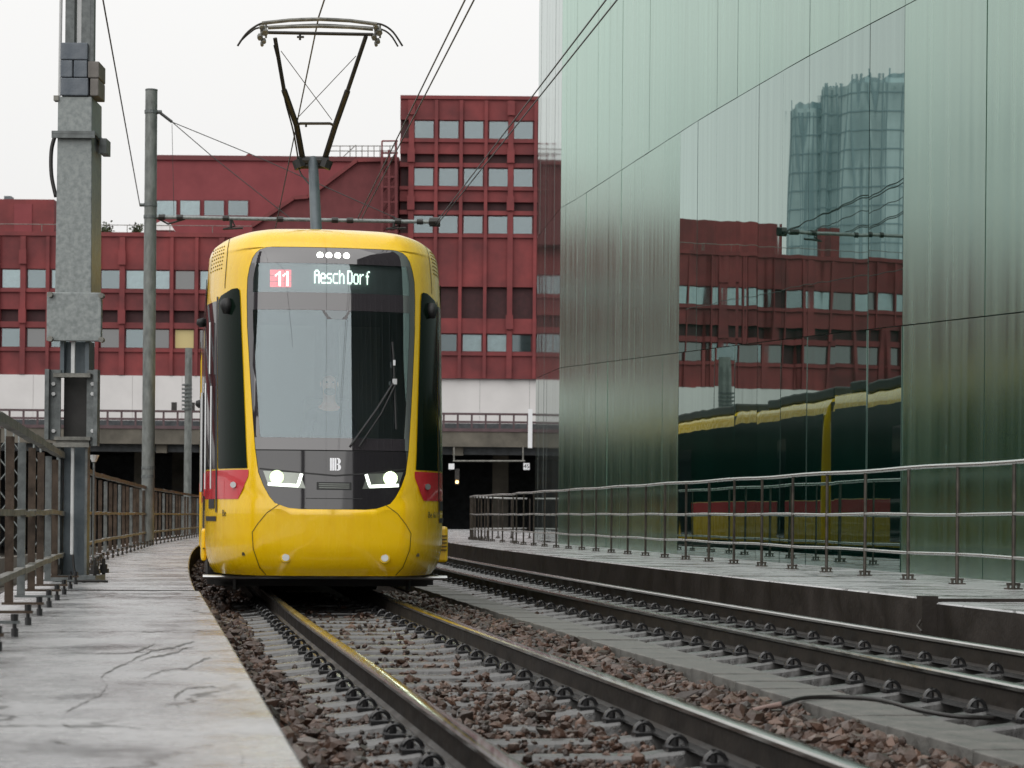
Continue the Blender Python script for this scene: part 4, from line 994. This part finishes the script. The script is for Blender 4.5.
# headlights
for sgn in (-1,1):
    hz = lambda x: 0
    xo, xi = .645*sgn+DX*.5, .31*sgn+DX*.5
    def quad(x0,x1,z0,z1,lean=0,out=.004,n=6):
        return [[S(x0+(x1-x0)*k/n + lean*(z-z0), z, out) for k in range(n+1)] for z in (z0,(z0+z1)/2,z1)]
    b = MB(); b.grid([[S(xo-(xo-xi)*k/8 - sgn*(.05*(1.165-z)/.14), z+(-.02*k/8), .003) for k in range(9)] for z in (1.025,1.07,1.12,1.165)])
    h = b.build('headlight', M['lamphouse'], tram, local=True, smooth=True, fix=False)
    ribbon(dens([(xo-sgn*.045,1.02+.022),(xi+sgn*.02,1.028),(xi-sgn*.015,1.14)]), .028, .008, 'light_strip', M['drl'], h)
    b = MB(); c = S(xo-sgn*.125, 1.105, .012); b.tube([c, c+Vector((0,-.02,0))], .050 if sgn > 0 else .036, 16); b.build('lens', M['headlamp'], h, local=True)
    b = MB(); b.tube([c+Vector((0,.01,0)), c+Vector((0,-.012,0))], .066, 16); b.build('reflector', M['glowring'], h, local=True)
    # red panels and side windows on the cheeks
    xr_edge = lambda z: float(np.interp(z, [.90,1.0,1.12,1.18],[.86,.815,.765,.765]))
    def ch_patch(zs, xin, out, name, m, ytail=None, ysplit=1.6, xout=None):
        rows = []
        for z in zs:
            w_ = ipz(z,WW); xs = cheek_xs(xin(z), w_, 20); t = np.linspace(0,len(xs)-1,22); xs = np.interp(t, range(len(xs)), xs)
            if xout: xs = np.linspace(xin(z), xout(z), 16)
            r_ = [S(sgn*min(x, w_*.9999), z, 0)+Vector((sgn*out*.8,-out,0)) for x in xs]
            if ytail: r_.append(Vector((sgn*(w_+out), ytail, z)))
            rows.append(r_)
        return MB().grid(rows).build(name, m, tram, local=True, smooth=True, fix=False)
    ch_patch(np.linspace(.905,1.175,10), xr_edge, .004, 'red_panel', M['red'], 1.55)
    if sgn < 0: wi = lambda z: float(np.interp(z,[1.19,1.3,2.0,2.6,2.8,2.865,2.885],[.775,.782,.812,.838,.846,.852,.87]))
    else: wi = lambda z: float(np.interp(z,[1.19,1.3,2.0,2.6,2.8,2.865,2.885],[.775,.782,.812,.838,.846,.852,.87]))
    ch_patch([1.19,1.3,1.5,1.8,2.1,2.4,2.6,2.75,2.8,2.84,2.865,2.885], wi, .006, 'corner_window', M['sideglass'], xout=lambda z: float(np.interp(z,[1.19,2.5,2.83,2.885],[1.035,1.045,1.04,.92])))
    ch_patch([1.19,1.3,1.5,1.8,2.1,2.4,2.6,2.75,2.8], lambda z: 1.058, .006, 'door_edge', M['blackgloss'])
    ribbon(dens([(sgn*1.048,.78),(sgn*1.048,1.5),(sgn*1.05,2.2),(sgn*1.048,2.84)],14), .012, .008, 'door_seam', M['black'])
    ribbon(dens([(sgn*1.05,.72),(sgn*1.14,.72)]), .045, .006, 'step_gap', M['black'])
    ribbon(dens([(sgn*1.065,.86),(sgn*1.115,.86)]), .09, .007, 'step_light', M['black'])
    for bx_, bz0, bz1 in () if sgn > 0 else ((1.075,1.0,1.98),(1.125,1.0,2.02),(1.09,2.1,2.6)): MB().tube([S(sgn*bx_,z,.03) for z in np.linspace(bz0,bz1,8)], .011, 6).build('door_bar', M['steel'], tram, local=True)
    # indicator, fog lamp
    c = S(sgn*.885,1.035,.012); MB().tube([c+Vector((0,.02,0)),c-Vector((-sgn*.01,.02,0))], .028, 12).build('indicator', M['steel'], tram, local=True, smooth='auto')
    c = S(sgn*.455+.03,.372,.0); b = MB(); b.tube([c+Vector((0,.02,0)),c-Vector((0,.012,0))], .034, 14); fo = b.build('fog_lamp', M['whitepaint'], tram, local=True, smooth='auto')
    b = MB(); b.tube([c+Vector((0,.03,0)),c-Vector((0,.004,0))], [.055,.048], 16); b.build('bezel', M['roofyellow'], fo, local=True)
    ribbon(dens([(sgn*.49,.87-.012),(sgn*.60,.78),(sgn*.68,.68),(sgn*.73,.60),(sgn*.72,.45),(sgn*.66,.28),(sgn*.60,.21)]), .007, .0025, 'bumper_seam', M['seamdark'])
    c = S(sgn*.80,.40,.004); MB().obox(c,(.035,0,0),(0,.006,0),(0,0,.03)).build('tow_cover', M['ink'], tram, local=True)
    # roof grille of small holes on the upper cheek
    b = MB()
    for i in range(6):
        for j in range(7):
            z = 3.11+j*.037; x = sgn*(1.02+.019*i - .12*(z-3.1)); x = sgn*min(abs(x), ipz(z,WW)*.985); c = S(x,z,.002)
            n = (S(x,z,.02)-S(x,z,0)).normalized(); b.tube([c-n*.004,c+n*.003], .008, 8)
    b.build('vent_holes', M['seamdark'], tram, local=True)
    ribbon(dens([(sgn*.93,3.48),(sgn*.96,3.3),(sgn*.975,3.1),(sgn*.985,2.95),(sgn*.985,2.905)]), .006, .003, 'panel_seam', M['seamdark'])
# lettering helper
def text(body_, size, m, name, parent, loc, rot, xs=1, ext_=.001, align='LEFT', res=3):
    cu = bpy.data.curves.new(name,'FONT'); cu.body = body_; cu.size = size; cu.extrude = ext_; cu.align_x = align; cu.align_y = 'BOTTOM_BASELINE'; cu.resolution_u = res
    tmp = bpy.data.objects.new('tmp',cu); COL.objects.link(tmp); bpy.context.view_layer.update(); me = bpy.data.meshes.new_from_object(tmp); bpy.data.objects.remove(tmp)
    me.transform(Matrix.Diagonal((xs,1,1,1))); me.materials.clear(); me.materials.append(m)
    o = bpy.data.objects.new(name, me); COL.objects.link(o); o.parent = parent; o.location = loc; o.rotation_euler = rot; return o
c = S(-.99,.745,.012); text('Be 6/10', .085, M['ink'], 'lettering', tram, c, (R(90),0,R(-58)), .8)
c = S(.90,.745,.012); text('Be 6/10', .085, M['ink'], 'lettering', tram, c, (R(90),0,R(52)), .8)
# behind the windscreen: frit bands, display, markers
def inner(zs, xl, xr, dep, name, m, n=24, parent=None): return patch(zs, xl, xr, -dep, name, m, n, parent, thick=False)
def lin(a,b_,n=8): return list(np.linspace(a,b_,n))
dsp = inner(lin(2.82,3.125), lambda z:-opw(z)+.02, lambda z:opw(z)-.02, .06, 'destination_display', M['display'])
def leds(txt_rows): pass
fnt = {'A':['01110','10001','10001','11111','10001','10001','10001','10001','10001'],'e':['00000','00000','01110','10001','10001','11111','10000','10000','01111'],
 's':['00000','00000','01111','10000','10000','01110','00001','00001','11110'],'c':['00000','00000','01111','10000','10000','10000','10000','10000','01111'],
 'h':['10000','10000','10110','11001','10001','10001','10001','10001','10001'],'D':['11110','10001','10001','10001','10001','10001','10001','10001','11110'],
 'o':['00000','00000','01110','10001','10001','10001','10001','10001','01110'],'r':['00000','00000','1011','1100','1000','1000','1000','1000','1000'],
 'f':['0011','0100','0100','1110','0100','0100','0100','0100','0100'],' ':['0']*9,'1':['001','011','101','001','001','001','001','001','001']}
def led_text(s_, x, ztop, px, pz_, name, m, out):
    b = MB()
    for ch in s_:
        g = fnt[ch]
        for r_, line in enumerate(g):
            for cidx, v in enumerate(line):
                if v == '1':
                    cx, cz = x+cidx*px, ztop-r_*pz_; b.add([S(cx-px*.50,cz-pz_*.50,out),S(cx+px*.50,cz-pz_*.50,out),S(cx+px*.50,cz+pz_*.50,out),S(cx-px*.50,cz+pz_*.50,out)],[(0,1,2,3)])
        x += (len(g[0])+1)*px
    return b.build(name, m, dsp, local=True, fix=False)
led_text('Aesch Dorf', -.165, 3.055, .0098, .0143, 'display_text', M['ledwhite'], -.045)
b = MB()
for i in range(3):
    for j in range(3):
        x0 = -.585+i*.068; z0 = 2.895+j*.057; b.add([S(x0,z0,-.05),S(x0+.062,z0,-.05),S(x0+.062,z0+.051,-.05),S(x0,z0+.051,-.05)],[(0,1,2,3)])
b.build('line_box', M['ledred'], dsp, local=True, fix=False)
led_text('11', -.53, 3.035, .018, .0155, 'display_text', M['ledwhite'], -.045)
mk = MB()
for k in range(4):
    c = S(-.115+k*.082,3.19,.002); mk.tube([c+Vector((0,.02,0)),c-Vector((0,.004,0))], .029, 12)
mk.build('marker_lamps', M['marker'], tram, local=True)
b = MB(); b.add([S(-.10,2.668,-.001),S(.17,2.668,-.001),S(.13,2.585,-.001),S(-.05,2.585,-.001)],[(0,3,2,1)]); b.build('camera_housing', M['blackgloss'], tram, local=True, fix=False)
# cab
b = MB(); b.box(-.98,.98,2.4,2.44,.7,3.3); b.box(-.7,.7,.9,2.4,.70,.74); b.build('cab_wall', M['cab'], tram, local=True)
b = MB(); b.box(-.62,-.05,2.36,2.395,1.2,2.7); b.box(.2,.62,2.36,2.395,1.2,2.7); b.build('cab_door', M['cablight'], tram, local=True)
b = MB(); b.box(-.72,.72,.50,1.12,1.16,1.42); b.box(-.5,.6,.62,.8,1.42,1.5); b.build('dashboard', M['cab'], tram, local=True)
b = MB(); b.box(-.8,.8,1.0,2.4,3.2,3.24); b.build('cab_ceiling', M['cab'], tram, local=True)
b = MB(); b.box(-.18,.32,1.75,2.2,1.12,1.24); b.box(-.16,.30,2.14,2.28,1.24,1.95); b.build('driver_seat', M['cab'], tram, local=True, bevel=.03)
# wiper
wp = MB(); wp.tube([S(.16,1.40,.04),S(.40,1.74,.05),S(.56,2.0,.05)], .011, 6); wp.tube([S(.235,1.39,.03),S(.44,1.70,.04),S(.57,1.97,.05)], .008, 6)
wi_ = wp.build('wiper', M['black'], tram, local=True); wp = MB(); wp.tube([S(.585,1.56,.022),S(.575,1.9,.022),S(.565,2.25,.022),S(.555,2.38,.022)], .011, 6); wp.build('blade', M['black'], wi_, local=True)
c = S(.565,2.0,.05); MB().obox(c,(.04,0,0),(0,.03,0),(0,0,.05)).build('wiper_joint', M['greyconduit'], wi_, local=True)
c = S(.565,2.18,.04); MB().obox(c,(.02,0,0),(0,.02,0),(0,0,.05)).build('wiper_joint', M['sign'], wi_, local=True)
# sides of the first section: windows, red band, doors, mirrors
def side(parent, y0, y1, loc=True, mats=M):
    for sgn in (-1,1):
        X = sgn*1.15
        def sb(name, m, ya, yb, za, zb, o=.006, p=parent): return MB().box(min(X,X+sgn*o),max(X,X+sgn*o),ya,yb,za,zb).build(name, m, p, local=True)
        sb('side_window', M['sideglass'], y0, y1, 1.19, 3.06)
        sb('red_band', M['red'], y0, y1, .905, 1.175, .004)
side(tram, 1.56, 8.98)
for sgn in (-1,1):
    b = MB(); X = sgn*1.15; b.box(min(X,X+sgn*.012),max(X,X+sgn*.012),2.35,3.65,.34,2.72); d_ = b.build('door', M['blackgloss'], tram, local=True)
    for y in (2.42,2.98,3.06,3.58): MB().tube([(X+sgn*.03,y,1.0),(X+sgn*.03,y,2.0)], .016, 8).build('door_bar', M['steel'], d_, local=True)
    b = MB(); b.box(min(X,X+sgn*.014),max(X,X+sgn*.014),1.9,2.3,.94,1.17); b.build('vent_flap', M['red'], tram, local=True)
    b = MB(); b.box(min(X,X+sgn*.016),max(X,X+sgn*.016),1.95,2.2,.80,.95); b.build('step_light', M['black'], tram, local=True)
    # bogie skirts standing proud of the body
    b = MB(); e_ = .10 if sgn > 0 else .035; b.box(min(X-sgn*.02,X+sgn*e_),max(X-sgn*.02,X+sgn*e_),1.55,3.0,.30,.66 if sgn > 0 else .62); bs = b.build('bogie_skirt', M['yellow'], tram, local=True, bevel=.03)
    b = MB()
    for k in range(5 if sgn > 0 else 1): b.box(min(X+sgn*.0,X+sgn*(e_-.015)),max(X+sgn*.0,X+sgn*(e_-.015)),1.53,1.549,.42+.035*k,.432+.035*k)
    b.build('louvre', M['seamdark'], bs, local=True)
    # mirror cameras
    for (y,z) in ((2.35,2.58),(4.2,1.85)):
        b = MB(); b.tube([(X-sgn*.01,y,z+.12),(X+sgn*.03,y,z+.13),(X+sgn*.07,y-.02,z+.12),(X+sgn*.085,y-.03,z+.11)], [.03,.05,.045,.02], 10); b.build('mirror_camera', M['black'], tram, local=True, smooth=True)
    # inside the corner window: round dark mirror bulb
    c = S(sgn*.955,2.72,.02); b = MB(); b.tube([c+Vector((0,.06,.06)),c+Vector((0,0,.03)),c-Vector((0,.03,0)),c-Vector((0,.02,.07))], [.03,.06,.06,.03], 10); b.build('corner_mirror', M['black'], tram, local=True, smooth=True)
# front step bar and running gear
b = MB(); b.tube([(-1.17,.95,.165),(1.17,.95,.165)], .022, 10); b.build('guard_bar', M['steel'], tram, local=True)
b = MB(); b.box(-1.0,1.0,1.5,9,.10,.22); b.box(-1.12,-.7,1.7,4.6,.07,.5); b.box(.7,1.12,1.7,4.6,.07,.5); b.box(-1.05,1.05,1.6,1.9,.06,.3)
for x_ in (-.85,.85): b.tube([(x_,1.5,.03),(x_,1.5,.2)], .03, 6)
b.build('underframe', M['under'], tram, local=True)
for y in (2.3,4.1):
    for x_ in (-.535,.535):
        MB().tube([(x_-.06,y,.29),(x_+.06,y,.29)], .288, 24).build('wheel', M['under'], tram, local=True)
# roof equipment
b = MB(); b.box(-.8,.8,4.6,8.6,3.5485,3.76); b.build('roof_box', M['roofyellow'], tram, local=True, bevel=.05)
# following sections on the curve
def section(s0, s1):
    Ya, Yb = s0, s1; a = Vector((C(Ya)-.03, Ya, 0)); c = Vector((C(Yb)-.03, Yb, 0)); d = c-a; Lg = d.length; ang = math.atan2(-d.x, d.y)
    sec = MB(); prof = [(-1.1,.22),(-1.15,.36),(-1.15,2.80),(-1.13,2.95),(-1.07,3.2),(-.95,3.36),(-.7,3.43),(.7,3.43),(.95,3.36),(1.07,3.2),(1.13,2.95),(1.15,2.80),(1.15,.36),(1.1,.22)]
    sec.sweep(prof, [(0,.25,0,0,1),(0,Lg-.25,0,0,1)])
    o = sec.build('carriage', M['yellow'], tram, local=True, smooth='auto')
    ml = Matrix.Translation(Vector((OX,OY,0))) @ Matrix.Rotation(TH,4,'Z'); mw = Matrix.Translation(a) @ Matrix.Rotation(ang,4,'Z'); loc = ml.inverted() @ mw
    o.location = loc.translation; o.rotation_euler = loc.to_euler()
    for sgn in (-1,1):
        X = sgn*1.15
        def sb(name, m, ya, yb, za, zb, o_=.006): return MB().box(min(X,X+sgn*o_),max(X,X+sgn*o_),ya,yb,za,zb).build(name, m, o, local=True)
        sb('side_window', M['sideglass'], .3, Lg-.3, 1.19, 3.06); sb('red_band', M['red'], .3, Lg-.3, .905, 1.175, .004)
        sb('door', M['blackgloss'], Lg/2-.65, Lg/2+.65, .34, 2.6, .014)
    MB().box(-1.0,1.0,Lg-.25,Lg+.25,.35,3.3).build('gangway', M['black'], o, local=True)
    MB().box(-.75,.75,.8,Lg-.8,3.431,3.66).build('roof_box', M['darkiron'], o, local=True, bevel=.04)
    MB().box(-.95,.95,.3,Lg-.3,.08,.22).build('underframe', M['under'], o, local=True)
Yc = 19.7+9.0*math.cos(TH)
for Lg in (7.2,9.0,7.2,9.0): section(Yc, Yc+Lg*.98); Yc += Lg*.98
# pantograph
pg = MB(); PYl = 2.7
def pp(px, py, dy=0.0):
    """measured point on the pantograph plane -> tram coordinates"""
    Yw = OY + PYl + dy; w_ = at(px, py, Yw); ml = Matrix.Translation(Vector((OX,OY,0))) @ Matrix.Rotation(TH,4,'Z'); return ml.inverted() @ w_
pan = MB().box(-.35,.45,PYl-.4,PYl+1.6,3.5495,3.58).build('pantograph', M['darkiron'], tram, local=True)
kn = .75
b = MB(); b.tube([pp(316.5,236,.2), pp(313,159,kn)], [.062,.052], 12); b.build('lower_arm', M['steelblue'], pan, local=True, smooth='auto')
b = MB(); b.tube([pp(297,161,kn), pp(329,161,kn)], .05, 10); b.tube([pp(300,166,kn), pp(326,166,kn)], .03, 8); b.tube([pp(298,160,kn),pp(301,168,kn)], .07, 8); b.tube([pp(327,160,kn),pp(324,168,kn)], .07, 8); b.build('knuckle', M['black'], pan, local=True)
for P in (((302.5,158,kn),(296.5,125,.5),(284,90,.25),(275,38,0)), ((325,158,kn),(335.5,125,.5),(347.5,91,.25),(366,36,0))):
    b = MB(); q = [pp(*p) for p in P]; b.tube(q[:3], .033, 8); b.tube(q[2:], .023, 8); b.build('upper_arm', M['darkiron'], pan, local=True, smooth='auto')
b = MB(); b.tube([pp(296.5,126,.48),pp(300,123.5,.48),pp(330,123.5,.48),pp(335.5,126,.48)], .016, 6); b.tube([pp(306,123,.48),pp(306,127,.48)], .012, 5); b.build('cross_member', M['darkiron'], pan, local=True)
b = MB(); b.tube([pp(281,51,0),pp(332,120,.45)], .005, 4); b.tube([pp(356,56,0),pp(296.5,119,.45)], .005, 4)
b.tube(smooth_path([pp(274,45,.03),pp(280,70,.1),pp(285,100,.3),pp(293,130,.45),pp(298,158,.7),pp(300,172,.7),pp(309,184,.6)]), .009, 5); b.build('guy_wire', M['darkiron'], pan, local=True)
for dy, (h0, lab) in ((-.14,(0,'a')),(.16,(1,'b'))):
    o_ = 0 if dy < 0 else 1
    pts = [(237.5,46),(246,34),(256,26),(266,22.5),(290,19.5),(320,18.5),(350,20),(372,23),(383,25),(393,32),(402.5,46)] if o_ == 0 else [(240,41),(250,32),(260,27),(290,25),(320,24),(350,25.5),(378,28),(390,34),(398,46)]
    b = MB(); b.tube(smooth_path([pp(x,y+(0 if o_==0 else .5),dy) for x,y in pts],4), .011 if o_==0 else .010, 6); b.build('horn', M['darkiron'], pan, local=True)
    b = MB(); P = [(262,23.5),(290,20.5),(320,19.5),(350,21),(377,24.5)] if o_==0 else [(268,28),(290,27),(320,26.5),(350,27.5),(373,29.5)]
    b.tube([pp(x,y-.3,dy) for x,y in P], .02, 6); b.build('contact_strip', M['weathered'], pan, local=True)
b = MB(); b.tube([pp(268,32.5,0),pp(373,34.5,0)], .018, 8); b.build('head_tube', M['darkiron'], pan, local=True)
for x_ in (262,376):
    b = MB(); 
    for (dx_,dy_,r_) in ((0,27,.03),(3,32,.035),(-2,37,.03),(2,41,.022),(0,44,.018)): c = pp(x_+dx_,dy_,0); b.tube([c-Vector((0,.03,.02)),c+Vector((0,.03,.02))], r_, 6)
    b.tube([pp(x_-1,24,0),pp(x_,44,0)], .014, 6); b.tube([pp(x_+4,24,.1),pp(x_+4,38,.1)], .012, 6); b.build('spring_box', M['weathered'], pan, local=True)
b = MB(); b.tube([pp(300,33,0),pp(300,40,0)], .014, 6); b.tube([pp(297,37,0),pp(304,37,0)], .012, 6); b.build('stop', M['darkiron'], pan, local=True)

# ------------------------------------------------------------------ the driver
ml = Matrix.Translation(Vector((OX,OY,0))) @ Matrix.Rotation(TH,4,'Z')
drv = empty('person', ml @ Vector((.08,1.95,1.24)), 'bald bearded person in a dark jumper sitting at the controls behind the tram windscreen', 'person', rz=TH)
def skin_body(name, joints, edges, m, parent, sub=2):
    me = bpy.data.meshes.new(name); me.from_pydata([j[:3] for j in joints], edges, []); o = bpy.data.objects.new(name, me); COL.objects.link(o); o.parent = parent
    sk = o.modifiers.new('skin','SKIN'); sk.use_smooth_shade = True
    for i, j in enumerate(joints): me.skin_vertices[0].data[i].radius = (j[3], j[4] if len(j) > 4 else j[3])
    me.skin_vertices[0].data[0].use_root = True
    s_ = o.modifiers.new('sub','SUBSURF'); s_.levels = s_.render_levels = sub; me.materials.append(m); return o
def mk_skin(name, joints, edges, m, parent):
    me = bpy.data.meshes.new(name); me.from_pydata([j[:3] for j in joints], edges, [])
    o = bpy.data.objects.new(name, me); COL.objects.link(o); o.parent = parent
    bm = bmesh.new(); bm.from_mesh(me); lay = bm.verts.layers.skin.verify(); bm.verts.ensure_lookup_table()
    for i, j in enumerate(joints): d = bm.verts[i][lay]; d.radius = (j[3], j[4] if len(j) > 4 else j[3]); d.use_root = (i == 0)
    bm.to_mesh(me); bm.free()
    sk = o.modifiers.new('skin','SKIN'); sk.use_smooth_shade = True; s_ = o.modifiers.new('sub','SUBSURF'); s_.levels = s_.render_levels = 2; me.materials.append(m); return o
J = [(0,.06,.05,.15,.11),(0,.04,.25,.14,.11),(0,.03,.45,.17,.11),(0,.02,.58,.10,.08),(0,.01,.66,.055),(0,-.01,.76,.075,.09),(0,-.02,.86,.078,.092),(0,-.01,.93,.06,.07),
     (-.19,.02,.52,.06),(-.25,-.06,.27,.045),(-.20,-.32,.22,.03),(.19,.02,.52,.06),(.27,-.06,.27,.045),(.27,-.34,.22,.03),
     (-.11,-.05,.04,.085),(-.13,-.45,.04,.06),(-.13,-.50,-.38,.045),(.11,-.05,.04,.085),(.13,-.45,.04,.06),(.13,-.50,-.38,.045),(-.13,-.64,-.42,.04),(.13,-.64,-.42,.04),
     (-.20,-.40,.22,.032,.02),(.27,-.42,.22,.032,.02)]
E_ = [(0,1),(1,2),(2,3),(3,4),(4,5),(5,6),(6,7),(3,8),(8,9),(9,10),(3,11),(11,12),(12,13),(0,14),(14,15),(15,16),(0,17),(17,18),(18,19),(16,20),(19,21),(10,22),(13,23)]
for hx, hi_ in ((-.20,22),(.27,23)):
    for q, (fx, ln_) in enumerate(((-.024,.06),(-.008,.068),(.009,.064),(.024,.052))):
        n0 = len(J); J += [(hx+fx,-.455 if hx<0 else -.475,.222,.0085),(hx+fx*1.1,-.455-ln_*.6-(0 if hx<0 else .02),.215,.008),(hx+fx*1.1,-.455-ln_-(0 if hx<0 else .02),.19,.007)]; E_ += [(hi_,n0),(n0,n0+1),(n0+1,n0+2)]
    n0 = len(J); tsg = 1 if hx < 0 else -1; J += [(hx+tsg*.035,-.42,.215,.010),(hx+tsg*.045,-.455,.20,.009)]; E_ += [(hi_,n0),(n0,n0+1)]
bodyo = mk_skin('body', J, E_, M['skin'], drv)
JJ = [(0,.06,.05,.165,.125),(0,.04,.25,.155,.125),(0,.03,.45,.18,.125),(0,.02,.575,.10,.09),(-.19,.02,.52,.072),(-.25,-.06,.27,.056),(-.205,-.30,.222,.04),(.19,.02,.52,.072),(.27,-.06,.27,.056),(.27,-.32,.222,.04)]
mk_skin('jumper', JJ, [(0,1),(1,2),(2,3),(3,4),(4,5),(5,6),(3,7),(7,8),(8,9)], M['jumper'], drv)
JT = [(0,.05,.03,.13,.10),(-.11,-.06,.04,.098),(-.13,-.45,.04,.074),(-.13,-.50,-.34,.06),(.11,-.06,.04,.098),(.13,-.45,.04,.074),(.13,-.50,-.34,.06)]
mk_skin('trousers', JT, [(0,1),(1,2),(2,3),(0,4),(4,5),(5,6)], M['cab'], drv)
def ball(name, c, r_, m, parent):
    bm = bmesh.new(); bmesh.ops.create_uvsphere(bm, u_segments=16, v_segments=10, radius=1, matrix=Matrix.Translation(c) @ Matrix.Diagonal((*r_,1))); me = bpy.data.meshes.new(name); bm.to_mesh(me); bm.free()
    me.polygons.foreach_set('use_smooth',[True]*len(me.polygons)); me.materials.append(m); o = bpy.data.objects.new(name, me); COL.objects.link(o); o.parent = parent; return o
for s_ in (-1,1): ball('eye', (s_*.03,-.098,.855), (.012,.01,.008), M['ink'], drv); ball('ear', (s_*.085,0,.84), (.006,.016,.026), M['skin'], drv)
ball('nose', (0,-.118,.825), (.013,.022,.024), M['skin'], drv); ball('beard', (0,-.062,.765), (.06,.05,.042), M['hair'], drv); ball('mouth', (0,-.108,.785), (.022,.006,.005), M['redbrick'], drv)
